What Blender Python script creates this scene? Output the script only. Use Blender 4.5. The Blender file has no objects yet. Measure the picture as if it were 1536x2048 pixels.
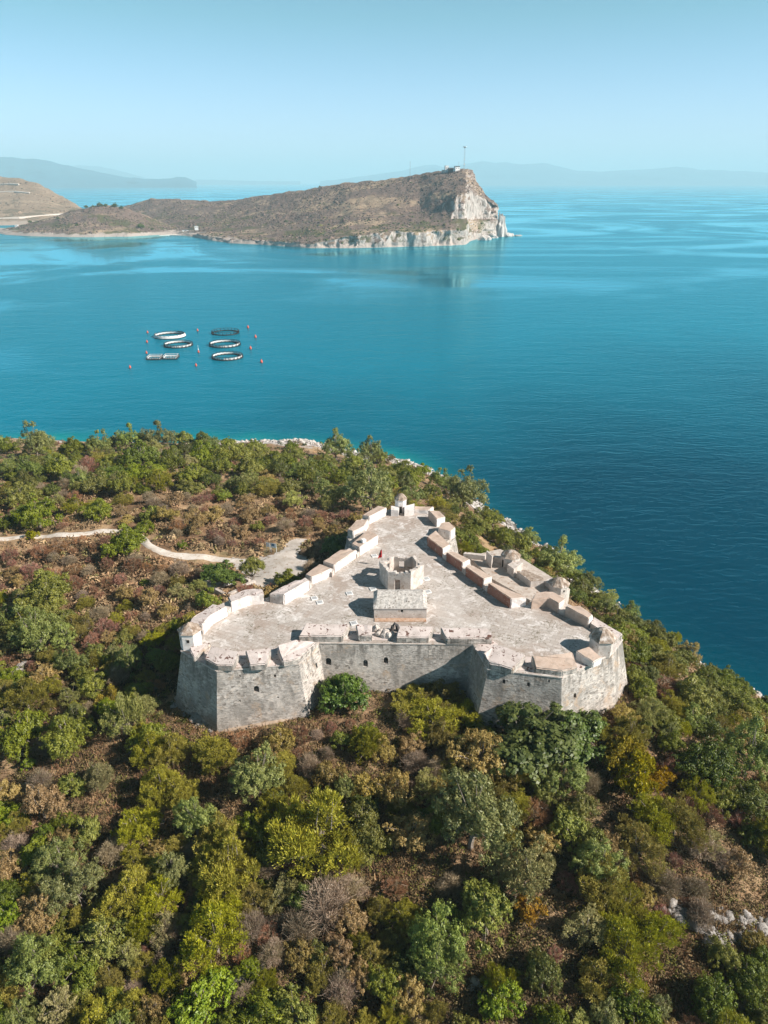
import bpy, bmesh, math, random
import numpy as np
from mathutils import Vector, Matrix, noise as mnoise

# ------------------------------------------------------------------ camera, sky, sun, exposure
FPX, HORIZON, CAMH = 1450.0, 362.0, 100.0
PITCH = math.atan((1024 - HORIZON) / FPX)
scene = bpy.context.scene
col = scene.collection
cam_d = bpy.data.cameras.new('camera')
cam = bpy.data.objects.new('camera', cam_d)
col.objects.link(cam)
cam.location = (0, 0, CAMH)
cam.rotation_euler = (math.pi / 2 - PITCH, 0, 0)
cam_d.sensor_fit = 'HORIZONTAL'
cam_d.sensor_width = 36.0
cam_d.lens = 36.0 * FPX / 1536.0
cam_d.clip_start = 0.5
cam_d.clip_end = 200000.0
scene.camera = cam

SUN_EL = math.radians(35.0)
SUN_H = Vector((0.955, -0.297, 0.0)).normalized()
world = bpy.data.worlds.new('World')
scene.world = world
world.use_nodes = True
wn = world.node_tree.nodes
wl = world.node_tree.links
for n in list(wn):
    wn.remove(n)
w_out = wn.new('ShaderNodeOutputWorld')
w_bg = wn.new('ShaderNodeBackground')
w_sky = wn.new('ShaderNodeTexSky')
w_sky.sky_type = 'NISHITA'
w_sky.sun_disc = False
w_sky.sun_elevation = SUN_EL
w_sky.sun_rotation = math.atan2(SUN_H.x, SUN_H.y)
w_sky.altitude = 100.0
w_sky.air_density = 1.0
w_sky.dust_density = 0.6
w_sky.ozone_density = 1.6
w_tint = wn.new('ShaderNodeMix')
w_tint.data_type = 'RGBA'
w_tint.blend_type = 'MULTIPLY'
w_tint.inputs[0].default_value = 1.0
# teal grade on the sky: a little bluer at the horizon, deeper higher up
w_co = wn.new('ShaderNodeTexCoord')
w_sep = wn.new('ShaderNodeSeparateXYZ')
w_map = wn.new('ShaderNodeMapRange')
w_map.inputs[1].default_value = 0.0
w_map.inputs[2].default_value = 0.17
w_cast = wn.new('ShaderNodeMix')
w_cast.data_type = 'RGBA'
w_cast.inputs[6].default_value = (0.95, 0.95, 1.50, 1)
w_cast.inputs[7].default_value = (0.49, 0.80, 0.80, 1)
wl.new(w_co.outputs['Generated'], w_sep.inputs[0])
wl.new(w_sep.outputs[2], w_map.inputs[0])
wl.new(w_map.outputs[0], w_cast.inputs[0])
w_map2 = wn.new('ShaderNodeMapRange')
w_map2.inputs[1].default_value = 0.17
w_map2.inputs[2].default_value = 0.55
w_cast2 = wn.new('ShaderNodeMix')
w_cast2.data_type = 'RGBA'
w_cast2.inputs[7].default_value = (0.13, 0.205, 0.20, 1)  # upper sky dimmed to cut the fill light
wl.new(w_sep.outputs[2], w_map2.inputs[0])
wl.new(w_map2.outputs[0], w_cast2.inputs[0])
wl.new(w_cast.outputs[2], w_cast2.inputs[6])
wl.new(w_cast2.outputs[2], w_tint.inputs[7])
w_bg.inputs['Strength'].default_value = 0.092
wl.new(w_sky.outputs[0], w_tint.inputs[6])
wl.new(w_tint.outputs[2], w_bg.inputs['Color'])
wl.new(w_bg.outputs[0], w_out.inputs['Surface'])

sun_d = bpy.data.lights.new('sun', 'SUN')
sun_d.energy = 5.0
sun_d.angle = math.radians(0.5)
sun_d.color = (1.0, 0.92, 0.83)
sun_o = bpy.data.objects.new('sun', sun_d)
col.objects.link(sun_o)
SUN_V = Vector((SUN_H.x * math.cos(SUN_EL), SUN_H.y * math.cos(SUN_EL), math.sin(SUN_EL)))
sun_o.rotation_euler = SUN_V.to_track_quat('Z', 'Y').to_euler()
sun_o.location = (200, -60, 200)

scene.view_settings.view_transform = 'Standard'
scene.view_settings.look = 'None'
scene.view_settings.gamma = 1.0
scene.view_settings.exposure = 0.8
scene.cycles.use_denoising = True
scene.cycles.max_bounces = 6
scene.cycles.transparent_max_bounces = 8
scene.cycles.volume_bounces = 1
HAZE_DENSITY = 9.0e-5

# ------------------------------------------------------------------ helpers
rng = np.random.default_rng(7)
random.seed(7)
FW = np.array([0, math.cos(PITCH), -math.sin(PITCH)])
UP = np.array([0, math.sin(PITCH), math.cos(PITCH)])
CAMP = np.array([0, 0, CAMH])


def ray(px, py):
    return FW + (px - 768) / FPX * np.array([1., 0, 0]) + (1024 - py) / FPX * UP


def at(px, py, z):
    d = ray(px, py)
    return CAMP + (z - CAMH) / d[2] * d


def atd(px, py, dist):
    d = ray(px, py)
    return CAMP + dist / d[1] * d


def proj(p):
    d = np.asarray(p, float) - CAMP
    k = d @ FW
    return 768 + FPX * d[0] / k, 1024 - FPX * (d @ UP) / k, k


def hash2(i, j, seed):
    h = (i.astype(np.int64) * 374761393 + j.astype(np.int64) * 668265263 + seed * 974711) & 0x7fffffff
    h = ((h ^ (h >> 13)) * 1274126177) & 0x7fffffff
    h = h ^ (h >> 16)
    return (h % 100003) / 100003.0


def noise2(x, y, scale, seed=1):
    x = np.asarray(x, float) / scale
    y = np.asarray(y, float) / scale
    i = np.floor(x); j = np.floor(y)
    fx = x - i; fy = y - j
    fx = fx * fx * (3 - 2 * fx); fy = fy * fy * (3 - 2 * fy)
    a = hash2(i, j, seed); b = hash2(i + 1, j, seed); c = hash2(i, j + 1, seed); d = hash2(i + 1, j + 1, seed)
    return (a * (1 - fx) + b * fx) * (1 - fy) + (c * (1 - fx) + d * fx) * fy


def tag(o, label=None, cat=None, group=None, kind=None):
    if label: o['label'] = label
    if cat: o['category'] = cat
    if group: o['group'] = group
    if kind: o['kind'] = kind
    return o


def np_mesh(name, verts, faces, mats, tone=None, smooth=False):
    """verts (n,3), faces (m,k) arrays -> mesh"""
    me = bpy.data.meshes.new(name)
    verts = np.asarray(verts, np.float32); faces = np.asarray(faces, np.int32)
    n, (m, k) = len(verts), faces.shape
    me.vertices.add(n); me.loops.add(m * k); me.polygons.add(m)
    me.vertices.foreach_set('co', verts.ravel())
    me.loops.foreach_set('vertex_index', faces.ravel())
    me.polygons.foreach_set('loop_start', np.arange(0, m * k, k, dtype=np.int32))
    if smooth:
        me.polygons.foreach_set('use_smooth', np.ones(m, bool))
    for mt in (mats if isinstance(mats, (list, tuple)) else [mats]):
        me.materials.append(mt)
    if tone is not None:
        a = me.attributes.new('tone', 'FLOAT_COLOR', 'POINT')
        tone = np.asarray(tone, np.float32)
        if tone.ndim == 1:
            tone = np.stack([tone, tone, tone, np.ones_like(tone)], 1)
        a.data.foreach_set('color', tone.ravel())
    me.update(calc_edges=True)
    return me


def link(name, me, parent=None, loc=None):
    o = bpy.data.objects.new(name, me)
    col.objects.link(o)
    if parent is not None:
        o.parent = parent
    if loc is not None:
        o.location = loc
    return o


def empty(name, loc, rz=0.0):
    o = bpy.data.objects.new(name, None)
    col.objects.link(o)
    o.location = loc
    o.rotation_euler = (0, 0, rz)
    o.empty_display_size = 0.5
    return o


class MB:
    """collects simple shapes into one mesh"""
    def __init__(self):
        self.bm = bmesh.new()

    def box(self, c, s, rz=0.0, rot=None):
        m = Matrix.Translation(Vector(c)) @ (rot if rot is not None else Matrix.Rotation(rz, 4, 'Z')) @ Matrix.Diagonal((s[0], s[1], s[2], 1))
        bmesh.ops.create_cube(self.bm, size=1.0, matrix=m)
        return self

    def prism(self, top, zb=None, bottom=None):
        """top: list of 3-d points; walls straight down to zb, or to the given bottom ring"""
        t = [self.bm.verts.new(p) for p in top]
        b = [self.bm.verts.new((p[0], p[1], zb) if bottom is None else q) for p, q in zip(top, bottom or top)]
        n = len(t)
        self.bm.faces.new(t); self.bm.faces.new(b[::-1])
        for i in range(n):
            self.bm.faces.new((t[i], b[i], b[(i + 1) % n], t[(i + 1) % n]))
        return self

    def lathe(self, prof, n=8, c=(0, 0, 0), rot=0.0):
        rings = []
        for r, z in prof:
            if r < 1e-4:
                rings.append([self.bm.verts.new((c[0], c[1], c[2] + z))])
            else:
                rings.append([self.bm.verts.new((c[0] + r * math.cos(rot + 2 * math.pi * k / n), c[1] + r * math.sin(rot + 2 * math.pi * k / n), c[2] + z)) for k in range(n)])
        for a, b in zip(rings, rings[1:]):
            for k in range(n):
                q = []
                for v in (a[k % len(a)], a[(k + 1) % len(a)], b[(k + 1) % len(b)], b[k % len(b)]):
                    if v not in q: q.append(v)
                if len(q) > 2: self.bm.faces.new(q)
        for r in (rings[0], rings[-1]):
            if len(r) > 2: self.bm.faces.new(r)
        return self

    def tube(self, pts, rad, n=6, closed=False):
        pts = [Vector(p) for p in pts]
        if not isinstance(rad, (list, tuple)): rad = [rad] * len(pts)
        rings = []
        for i, p in enumerate(pts):
            if closed:
                d = pts[(i + 1) % len(pts)] - pts[i - 1]
            else:
                d = pts[min(i + 1, len(pts) - 1)] - pts[max(i - 1, 0)]
            d.normalize()
            a = d.orthogonal().normalized() if abs(d.z) > 0.9 else d.cross(Vector((0, 0, 1))).normalized()
            b = d.cross(a)
            rings.append([self.bm.verts.new(p + rad[i] * (math.cos(2 * math.pi * k / n) * a + math.sin(2 * math.pi * k / n) * b)) for k in range(n)])
        m = len(rings)
        for i in range(m if closed else m - 1):
            r, s = rings[i], rings[(i + 1) % m]
            for k in range(n):
                self.bm.faces.new((r[k], r[(k + 1) % n], s[(k + 1) % n], s[k]))
        if not closed:
            self.bm.faces.new(rings[0]); self.bm.faces.new(rings[-1])
        return self

    def build(self, name, mat, parent=None, loc=None, smooth=False, bevel=0.0):
        bmesh.ops.recalc_face_normals(self.bm, faces=self.bm.faces)
        if bevel:
            bmesh.ops.bevel(self.bm, geom=list(self.bm.edges), offset=bevel, segments=1, affect='EDGES')
        me = bpy.data.meshes.new(name)
        self.bm.to_mesh(me); self.bm.free()
        me.materials.append(mat)
        if smooth:
            for p in me.polygons: p.use_smooth = True
        return link(name, me, parent, loc)


# ------------------------------------------------------------------ materials
class NT:
    def __init__(self, name):
        self.m = bpy.data.materials.new(name)
        self.m.use_nodes = True
        self.t = self.m.node_tree
        self.n = self.t.nodes
        self.bsdf = self.n['Principled BSDF']
        self.bsdf.inputs['Specular IOR Level'].default_value = 0.25
        self.geo = self.n.new('ShaderNodeNewGeometry')

    def new(self, typ, **kw):
        nd = self.n.new(typ)
        for k, v in kw.items(): setattr(nd, k, v)
        return nd

    def lk(self, a, b): self.t.links.new(a, b)

    def vec(self, scale=(1, 1, 1), src=None):
        mp = self.new('ShaderNodeMapping')
        mp.inputs['Scale'].default_value = scale
        self.lk(src or self.geo.outputs['Position'], mp.inputs['Vector'])
        return mp.outputs[0]

    def noise(self, scale, detail=4, rough=0.6, vec=None, dist=0.0):
        nd = self.new('ShaderNodeTexNoise')
        nd.inputs['Scale'].default_value = scale
        nd.inputs['Detail'].default_value = detail
        nd.inputs['Roughness'].default_value = rough
        nd.inputs['Distortion'].default_value = dist
        self.lk(vec or self.geo.outputs['Position'], nd.inputs['Vector'])
        return nd.outputs['Fac']

    def ramp(self, fac, lo, hi, a=0.0, b=1.0):
        nd = self.new('ShaderNodeMapRange')
        nd.inputs[1].default_value = lo; nd.inputs[2].default_value = hi
        nd.inputs[3].default_value = a; nd.inputs[4].default_value = b
        self.lk(fac, nd.inputs[0])
        return nd.outputs[0]

    def math(self, op, a, b):
        nd = self.new('ShaderNodeMath', operation=op)
        for i, v in enumerate((a, b)):
            if isinstance(v, (int, float)): nd.inputs[i].default_value = v
            else: self.lk(v, nd.inputs[i])
        return nd.outputs[0]

    def mix(self, fac, a, b, blend='MIX'):
        nd = self.new('ShaderNodeMix', data_type='RGBA', blend_type=blend)
        if isinstance(fac, (int, float)): nd.inputs[0].default_value = fac
        else: self.lk(fac, nd.inputs[0])
        for i, v in ((6, a), (7, b)):
            if isinstance(v, (tuple, list)): nd.inputs[i].default_value = (v[0], v[1], v[2], 1)
            else: self.lk(v, nd.inputs[i])
        return nd.outputs[2]

    def bump(self, h, strength, dist):
        nd = self.new('ShaderNodeBump')
        nd.inputs['Strength'].default_value = strength
        nd.inputs['Distance'].default_value = dist
        self.lk(h, nd.inputs['Height'])
        self.lk(nd.outputs[0], self.bsdf.inputs['Normal'])

    def done(self, color, rough=0.9):
        if isinstance(color, (tuple, list)): self.bsdf.inputs['Base Color'].default_value = (*color, 1)
        else: self.lk(color, self.bsdf.inputs['Base Color'])
        self.bsdf.inputs['Roughness'].default_value = rough
        return self.m


def mottled(name, a, b, c, s1, s2, bump=0.3, bd=0.05, rough=0.92):
    t = NT(name)
    k = t.mix(t.ramp(t.noise(s1, 6, 0.65), 0.38, 0.62), a, b)
    k = t.mix(t.ramp(t.noise(s2, 4, 0.6), 0.55, 0.68), k, c)
    t.bump(t.noise(s2 * 3, 4, 0.7), bump, bd)
    return t.done(k, rough)


def mat_wall():
    t = NT('rubble_stone')
    fine = t.noise(2.6, 6, 0.75, t.vec((1.0, 1.0, 2.0)))
    stones = t.new('ShaderNodeTexVoronoi', feature='F1')
    stones.inputs['Scale'].default_value = 2.0
    t.lk(t.vec((1, 1, 1.9)), stones.inputs['Vector'])
    sv = t.new('ShaderNodeSeparateColor'); t.lk(stones.outputs['Color'], sv.inputs[0])
    big = t.noise(0.2, 6, 0.65, dist=0.5)
    tg = t.new('ShaderNodeVectorMath', operation='CROSS_PRODUCT'); t.lk(t.geo.outputs['True Normal'], tg.inputs[0]); tg.inputs[1].default_value = (0, 0, 1)
    tn_ = t.new('ShaderNodeVectorMath', operation='NORMALIZE'); t.lk(tg.outputs[0], tn_.inputs[0])
    du = t.new('ShaderNodeVectorMath', operation='DOT_PRODUCT'); t.lk(t.geo.outputs['Position'], du.inputs[0]); t.lk(tn_.outputs[0], du.inputs[1])
    spz = t.new('ShaderNodeSeparateXYZ'); t.lk(t.geo.outputs['Position'], spz.inputs[0])
    wob = t.noise(0.8, 4, 0.7)
    cb = t.new('ShaderNodeCombineXYZ')
    t.lk(t.math('ADD', du.outputs['Value'], t.math('MULTIPLY', wob, 2.2)), cb.inputs[0]); t.lk(t.math('ADD', spz.outputs[2], t.math('MULTIPLY', wob, 0.8)), cb.inputs[1])
    br = t.new('ShaderNodeTexBrick'); t.lk(cb.outputs[0], br.inputs['Vector'])
    br.inputs['Scale'].default_value = 1.0; br.inputs['Brick Width'].default_value = 0.75; br.inputs['Row Height'].default_value = 0.36; br.inputs['Mortar Size'].default_value = 0.03
    br.inputs['Color1'].default_value = (0.30, 0.27, 0.245, 1); br.inputs['Color2'].default_value = (0.62, 0.575, 0.535, 1); br.inputs['Mortar'].default_value = (0.17, 0.15, 0.13, 1)
    k = t.mix(t.ramp(fine, 0.40, 0.60), (0.23, 0.205, 0.185), (0.56, 0.515, 0.48))
    k = t.mix(0.42, k, br.outputs['Color'])
    k = t.mix(t.ramp(sv.outputs[0], 0.55, 0.95, 0.0, 0.7), k, (0.62, 0.55, 0.49))
    k = t.mix(t.ramp(sv.outputs[1], 0.8, 1.0, 0.0, 0.8), k, (0.13, 0.11, 0.095))
    k = t.mix(t.ramp(big, 0.47, 0.60, 0, 0.7), k, (0.22, 0.20, 0.18))
    k = t.mix(t.ramp(t.noise(0.42, 6, 0.65, t.vec((1, 1, 0.28))), 0.55, 0.68, 0, 0.5), k, (0.62, 0.56, 0.51))
    k = t.mix(t.ramp(t.noise(0.3, 6, 0.7, t.vec((1.3, 1, 1.4)), 0.6), 0.55, 0.66, 0, 0.6), k, (0.44, 0.31, 0.21))
    sp = t.new('ShaderNodeSeparateXYZ'); t.lk(t.geo.outputs['Position'], sp.inputs[0])
    streak = t.noise(0.9, 5, 0.7, t.vec((1.2, 1.2, 0.09)))
    k = t.mix(t.math('MULTIPLY', t.ramp(streak, 0.48, 0.62, 0, 0.85), t.ramp(sp.outputs[2], 27.5, 33.0, 0, 1)), k, (0.115, 0.105, 0.095))
    k = t.mix(t.ramp(t.noise(3.2, 4, 0.7), 0.66, 0.71, 0, 0.75), k, (0.06, 0.05, 0.045))
    t.bump(t.math('ADD', fine, t.math('MULTIPLY', stones.outputs['Distance'], 0.5)), 0.5, 0.10)
    return t.done(k, 0.95)


def mat_floor():
    t = NT('terrace_paving')
    v = t.vec((1, 1, 1))
    mp = t.new('ShaderNodeMapping'); mp.inputs['Rotation'].default_value = (0, 0, 0.45)
    t.lk(t.geo.outputs['Position'], mp.inputs['Vector'])
    br = t.new('ShaderNodeTexBrick')
    br.inputs['Scale'].default_value = 1.0
    br.inputs['Brick Width'].default_value = 1.3
    br.inputs['Row Height'].default_value = 0.8
    br.inputs['Mortar Size'].default_value = 0.045
    br.inputs['Color1'].default_value = (0.42, 0.375, 0.345, 1)
    br.inputs['Color2'].default_value = (0.59, 0.545, 0.515, 1)
    br.inputs['Mortar'].default_value = (0.29, 0.25, 0.22, 1)
    t.lk(mp.outputs[0], br.inputs['Vector'])
    k = t.mix(t.ramp(t.noise(0.8, 5, 0.65), 0.42, 0.6, 0, 0.85), br.outputs['Color'], (0.45, 0.40, 0.36))
    k = t.mix(t.ramp(t.noise(0.16, 6, 0.65, dist=0.6), 0.48, 0.6, 0, 0.75), k, (0.37, 0.295, 0.25))
    k = t.mix(t.ramp(t.noise(0.42, 7, 0.75, dist=0.8), 0.53, 0.62, 0, 0.85), k, (0.72, 0.68, 0.66))
    k = t.mix(t.ramp(t.noise(1.3, 6, 0.75), 0.56, 0.66, 0, 0.7), k, (0.25, 0.19, 0.145))
    k = t.mix(t.ramp(t.noise(3.1, 3, 0.6, dist=0.6), 0.68, 0.74, 0, 0.8), k, (0.13, 0.115, 0.07))
    pv = t.new('ShaderNodeTexVoronoi', feature='F1'); pv.inputs['Scale'].default_value = 0.16
    t.lk(mp.outputs[0], pv.inputs['Vector'])
    ps = t.new('ShaderNodeSeparateColor'); t.lk(pv.outputs['Color'], ps.inputs[0])
    k = t.mix(t.ramp(ps.outputs[0], 0, 1, 0, 0.22), k, (0.26, 0.215, 0.18))
    k = t.mix(t.ramp(ps.outputs[1], 0.6, 1, 0, 0.2), k, (0.75, 0.72, 0.70))
    weeds = t.math('MULTIPLY', t.ramp(t.noise(0.25, 4, 0.6), 0.52, 0.6), t.ramp(t.noise(2.4, 5, 0.75), 0.53, 0.58))
    k = t.mix(t.math('MULTIPLY', weeds, 0.8), k, (0.12, 0.105, 0.06))
    t.bump(t.math('ADD', t.noise(2.5, 5, 0.7), br.outputs['Fac']), 0.5, 0.06)
    return t.done(k, 0.95)


def mat_plaster(name, a, b, chip, lo=0.66):
    t = NT(name)
    k = t.mix(t.ramp(t.noise(0.7, 5, 0.6), 0.35, 0.65), a, b)
    k = t.mix(t.ramp(t.noise(0.9, 5, 0.6, t.vec((1, 1, 2.5))), 0.52, 0.7, 0, 0.5), k, (a[0] * .7, a[1] * .66, a[2] * .62))
    k = t.mix(t.ramp(t.noise(1.5, 3, 0.55, dist=0.8), lo, lo + 0.03), k, chip)
    k = t.mix(t.ramp(t.noise(1.1, 5, 0.7, t.vec((1, 1, 0.25))), 0.54, 0.7, 0, 0.55), k, (0.26, 0.22, 0.19))
    t.bump(t.noise(3.5, 5, 0.75), 0.55, 0.06)
    return t.done(k, 0.95)


M = {}
M['wall'] = mat_wall()
M['floor'] = mat_floor()
M['plaster_pink'] = mat_plaster('pink_lime_plaster', (0.63, 0.55, 0.52), (0.53, 0.455, 0.425), (0.13, 0.065, 0.05), 0.60)
M['plaster_tan'] = mat_plaster('tan_lime_plaster', (0.46, 0.345, 0.275), (0.54, 0.425, 0.355), (0.30, 0.2, 0.15), 0.68)
M['plaster_white'] = mat_plaster('white_lime_plaster', (0.78, 0.74, 0.72), (0.68, 0.63, 0.60), (0.45, 0.38, 0.33), 0.69)
M['plaster_red'] = mat_plaster('red_brown_plaster', (0.27, 0.115, 0.08), (0.36, 0.18, 0.13), (0.5, 0.40, 0.34), 0.62)
M['stone_pale'] = mottled('pale_masonry', (0.44, 0.385, 0.345), (0.64, 0.58, 0.54), (0.30, 0.225, 0.175), 1.1, 2.2, 0.5, 0.06)
M['stone_roof'] = mottled('stone_slab_roof', (0.20, 0.14, 0.10), (0.42, 0.34, 0.28), (0.66, 0.60, 0.56), 1.4, 1.1, 0.9, 0.12)
M['slab_roof'] = mottled('rough_slab_roof', (0.42, 0.385, 0.35), (0.68, 0.635, 0.595), (0.16, 0.13, 0.11), 2.2, 3.0, 1.0, 0.15)
M['court'] = mottled('court_paving', (0.42, 0.35, 0.30), (0.55, 0.49, 0.44), (0.3, 0.2, 0.14), 0.6, 1.5, 0.4, 0.05)
M['dark'] = mottled('dark_hollow', (0.02, 0.018, 0.016), (0.03, 0.026, 0.022), (0.02, 0.018, 0.016), 2, 3)
M['rust'] = mottled('rusty_stone', (0.42, 0.26, 0.17), (0.5, 0.38, 0.3), (0.3, 0.14, 0.07), 1.3, 2.0)
M['rock'] = mottled('white_limestone', (0.42, 0.38, 0.35), (0.60, 0.56, 0.53), (0.24, 0.2, 0.18), 0.6, 1.5, 1.0, 0.25)
M['gravel'] = mottled('white_gravel', (0.62, 0.57, 0.52), (0.74, 0.70, 0.66), (0.46, 0.37, 0.3), 0.5, 1.6, 0.3, 0.05)
M['path_gravel'] = mottled('pale_path_gravel', (0.58, 0.51, 0.44), (0.70, 0.64, 0.58), (0.42, 0.32, 0.23), 0.5, 1.4, 0.3, 0.05)
M['yard'] = mottled('trodden_gravel', (0.42, 0.37, 0.32), (0.54, 0.49, 0.45), (0.30, 0.22, 0.16), 0.4, 1.1, 0.4, 0.06)
M['grey_rock'] = mottled('grey_limestone', (0.26, 0.235, 0.215), (0.54, 0.50, 0.465), (0.11, 0.095, 0.08), 0.9, 1.8, 1.0, 0.25)
M['bark'] = mottled('grey_bark', (0.20, 0.165, 0.135), (0.34, 0.29, 0.25), (0.09, 0.07, 0.05), 3, 7, 0.6, 0.05)
M['deadwood'] = mottled('bleached_deadwood', (0.36, 0.33, 0.31), (0.48, 0.45, 0.43), (0.25, 0.2, 0.17), 3, 7, 0.6, 0.05)
M['white_paint'] = mottled('white_paint', (0.78, 0.78, 0.77), (0.72, 0.72, 0.71), (0.6, 0.6, 0.6), 0.7, 1.5, 0.1, 0.02, 0.6)
M['black_pipe'] = mottled('black_plastic_pipe', (0.02, 0.022, 0.025), (0.035, 0.037, 0.04), (0.06, 0.06, 0.055), 0.7, 1.2, 0.2, 0.03, 0.5)
M['net_white'] = mottled('pale_net', (0.58, 0.55, 0.54), (0.68, 0.66, 0.65), (0.42, 0.38, 0.36), 0.5, 1.1, 0.4, 0.05, 0.9)
M['buoy'] = mottled('orange_buoy_paint', (0.62, 0.10, 0.06), (0.55, 0.12, 0.08), (0.4, 0.08, 0.06), 1, 2, 0.1, 0.02, 0.45)
M['steel'] = mottled('galvanised_steel', (0.35, 0.36, 0.37), (0.45, 0.46, 0.47), (0.3, 0.3, 0.3), 2, 4, 0.1, 0.02, 0.5)
M['red_cloth'] = mottled('red_flag_cloth', (0.55, 0.02, 0.025), (0.48, 0.015, 0.02), (0.6, 0.03, 0.03), 2, 4, 0.1, 0.02, 0.8)
M['black_cloth'] = mottled('black_print', (0.01, 0.01, 0.01), (0.012, 0.012, 0.012), (0.015, 0.015, 0.015), 2, 4)
M['sign_blue'] = mottled('blue_sign_print', (0.06, 0.16, 0.28), (0.09, 0.22, 0.36), (0.3, 0.4, 0.45), 1.5, 3.0, 0.05, 0.01, 0.5)
M['sign_pale'] = mottled('pale_sign_print', (0.62, 0.70, 0.74), (0.7, 0.76, 0.79), (0.45, 0.55, 0.6), 2.0, 4.0, 0.05, 0.01, 0.5)
M['mast_red'] = mottled('mast_red_paint', (0.5, 0.12, 0.1), (0.45, 0.1, 0.08), (0.4, 0.15, 0.1), 2, 4)
M['dark_roof'] = mottled('dark_roofing', (0.06, 0.06, 0.065), (0.09, 0.085, 0.085), (0.12, 0.1, 0.09), 0.4, 1)
M['earth'] = mottled('bare_earth', (0.36, 0.27, 0.2), (0.44, 0.35, 0.27), (0.26, 0.17, 0.11), 0.6, 1.7, 0.4, 0.05)


def mat_leaf(name, c, c2, transl=0.35, rough=0.48):
    """leaf colour varies per leaf (tone attribute) and per plant"""
    t = NT(name)
    at_ = t.new('ShaderNodeAttribute', attribute_name='tone')
    oi = t.new('ShaderNodeObjectInfo')
    k = t.mix(at_.outputs['Fac'], c, c2)
    hs = t.new('ShaderNodeHueSaturation')
    t.lk(t.ramp(oi.outputs['Random'], 0, 1, 0.478, 0.518), hs.inputs['Hue'])
    t.lk(t.ramp(oi.outputs['Random'], 0, 1, 0.90, 1.12), hs.inputs['Saturation'])
    t.lk(t.ramp(t.math('FRACT', t.math('MULTIPLY', oi.outputs['Random'], 7.31), 0), 0, 1, 0.75, 1.3), hs.inputs['Value'])
    t.lk(k, hs.inputs['Color'])
    t.bsdf.inputs['Specular IOR Level'].default_value = 0.45
    m = t.done(hs.outputs[0], rough)
    tr = t.new('ShaderNodeBsdfTranslucent')
    t.lk(hs.outputs[0], tr.inputs['Color'])
    ms = t.new('ShaderNodeMixShader'); ms.inputs[0].default_value = transl
    out = [n for n in t.n if n.type == 'OUTPUT_MATERIAL'][0]
    t.lk(t.bsdf.outputs[0], ms.inputs[1]); t.lk(tr.outputs[0], ms.inputs[2]); t.lk(ms.outputs[0], out.inputs['Surface'])
    return m


LEAF = {
    'lentisk': ((0.085, 0.105, 0.012), (0.31, 0.32, 0.042)),
    'bright': ((0.10, 0.14, 0.018), (0.31, 0.335, 0.05)),
    'ygreen': ((0.15, 0.14, 0.020), (0.47, 0.42, 0.07)),
    'olive': ((0.10, 0.13, 0.030), (0.36, 0.385, 0.11)),
    'silver': ((0.20, 0.20, 0.06), (0.52, 0.48, 0.20)),
    'fig': ((0.045, 0.085, 0.013), (0.175, 0.235, 0.042)),
    'dark': ((0.05, 0.07, 0.012), (0.19, 0.215, 0.03)),
    'yellow': ((0.20, 0.18, 0.012), (0.50, 0.41, 0.024)),
    'gold': ((0.33, 0.20, 0.014), (0.58, 0.39, 0.03)),
    'brown': ((0.20, 0.14, 0.045), (0.47, 0.34, 0.13)),
    'red': ((0.20, 0.095, 0.055), (0.45, 0.24, 0.15)),
    'twig': ((0.18, 0.125, 0.075), (0.42, 0.33, 0.23)),
}
for k_, (a_, b_) in LEAF.items():
    M['leaf_' + k_] = mat_leaf('leaf_' + k_, a_, b_, 0.12 if k_ in ('red', 'twig') else 0.25)


def mat_cover(name):
    t = NT(name)
    a = t.new('ShaderNodeAttribute', attribute_name='tone')
    return t.done(a.outputs['Color'], 0.95)


M['cover'] = mat_cover('dry_plants')

# ------------------------------------------------------------------ terrain of the fortress island
T = 33.0        # terrace level
CTRL = []
def cp(x, y, z): CTRL.append((x, y, z))
def cpx(px, py, z):
    p = at(px, py, z); CTRL.append((p[0], p[1], z))
COAST = [(-420, 215), (-330, 262), (-250, 288), (-163, 293)] + [tuple(at(*q, 0)[:2]) for q in
        ((200, 884), (430, 884), (560, 884), (640, 890), (700, 905), (800, 925), (890, 955), (955, 1000), (1015, 1050), (1110, 1110), (1230, 1215), (1370, 1315), (1536, 1400))] + \
        [(93, 105), (101, 82), (107, 45), (107, 0), (98, -70)]
for i, (x, y) in enumerate(COAST):
    cp(x, y, 0.3)
    a = COAST[max(i - 1, 0)]; b = COAST[min(i + 1, len(COAST) - 1)]
    d = np.array([b[0] - a[0], b[1] - a[1]], float); d /= np.linalg.norm(d)
    nx, ny = -d[1], d[0]            # seaward (left of travel)
    cp(x + nx * 14, y + ny * 14, -4.0)
    cp(x + nx * 45, y + ny * 45, -11.0)
    cp(x + nx * 110, y + ny * 110, -22.0)
for q in ((-26, 88, 23), (-34.5, 96, 23), (-13, 90, 24), (-10, 95, 24.4), (3, 95, 24.6), (14, 94, 24.2), (15, 90, 23.8), (26, 85, 23), (36.7, 93, 23.5),
          (42, 101, 24), (38, 108, 25), (30, 118, 25), (5, 110, 25), (0, 130, 25), (-12, 118, 26.3), (-20, 112, 26.2), (-30, 108, 25.5), (-36, 104, 24),
          (-25, 128, 26), (-15, 135, 26), (3, 156, 25), (-15, 150, 25), (18, 140, 24), (28, 135, 22)):
    cp(*q)
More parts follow.
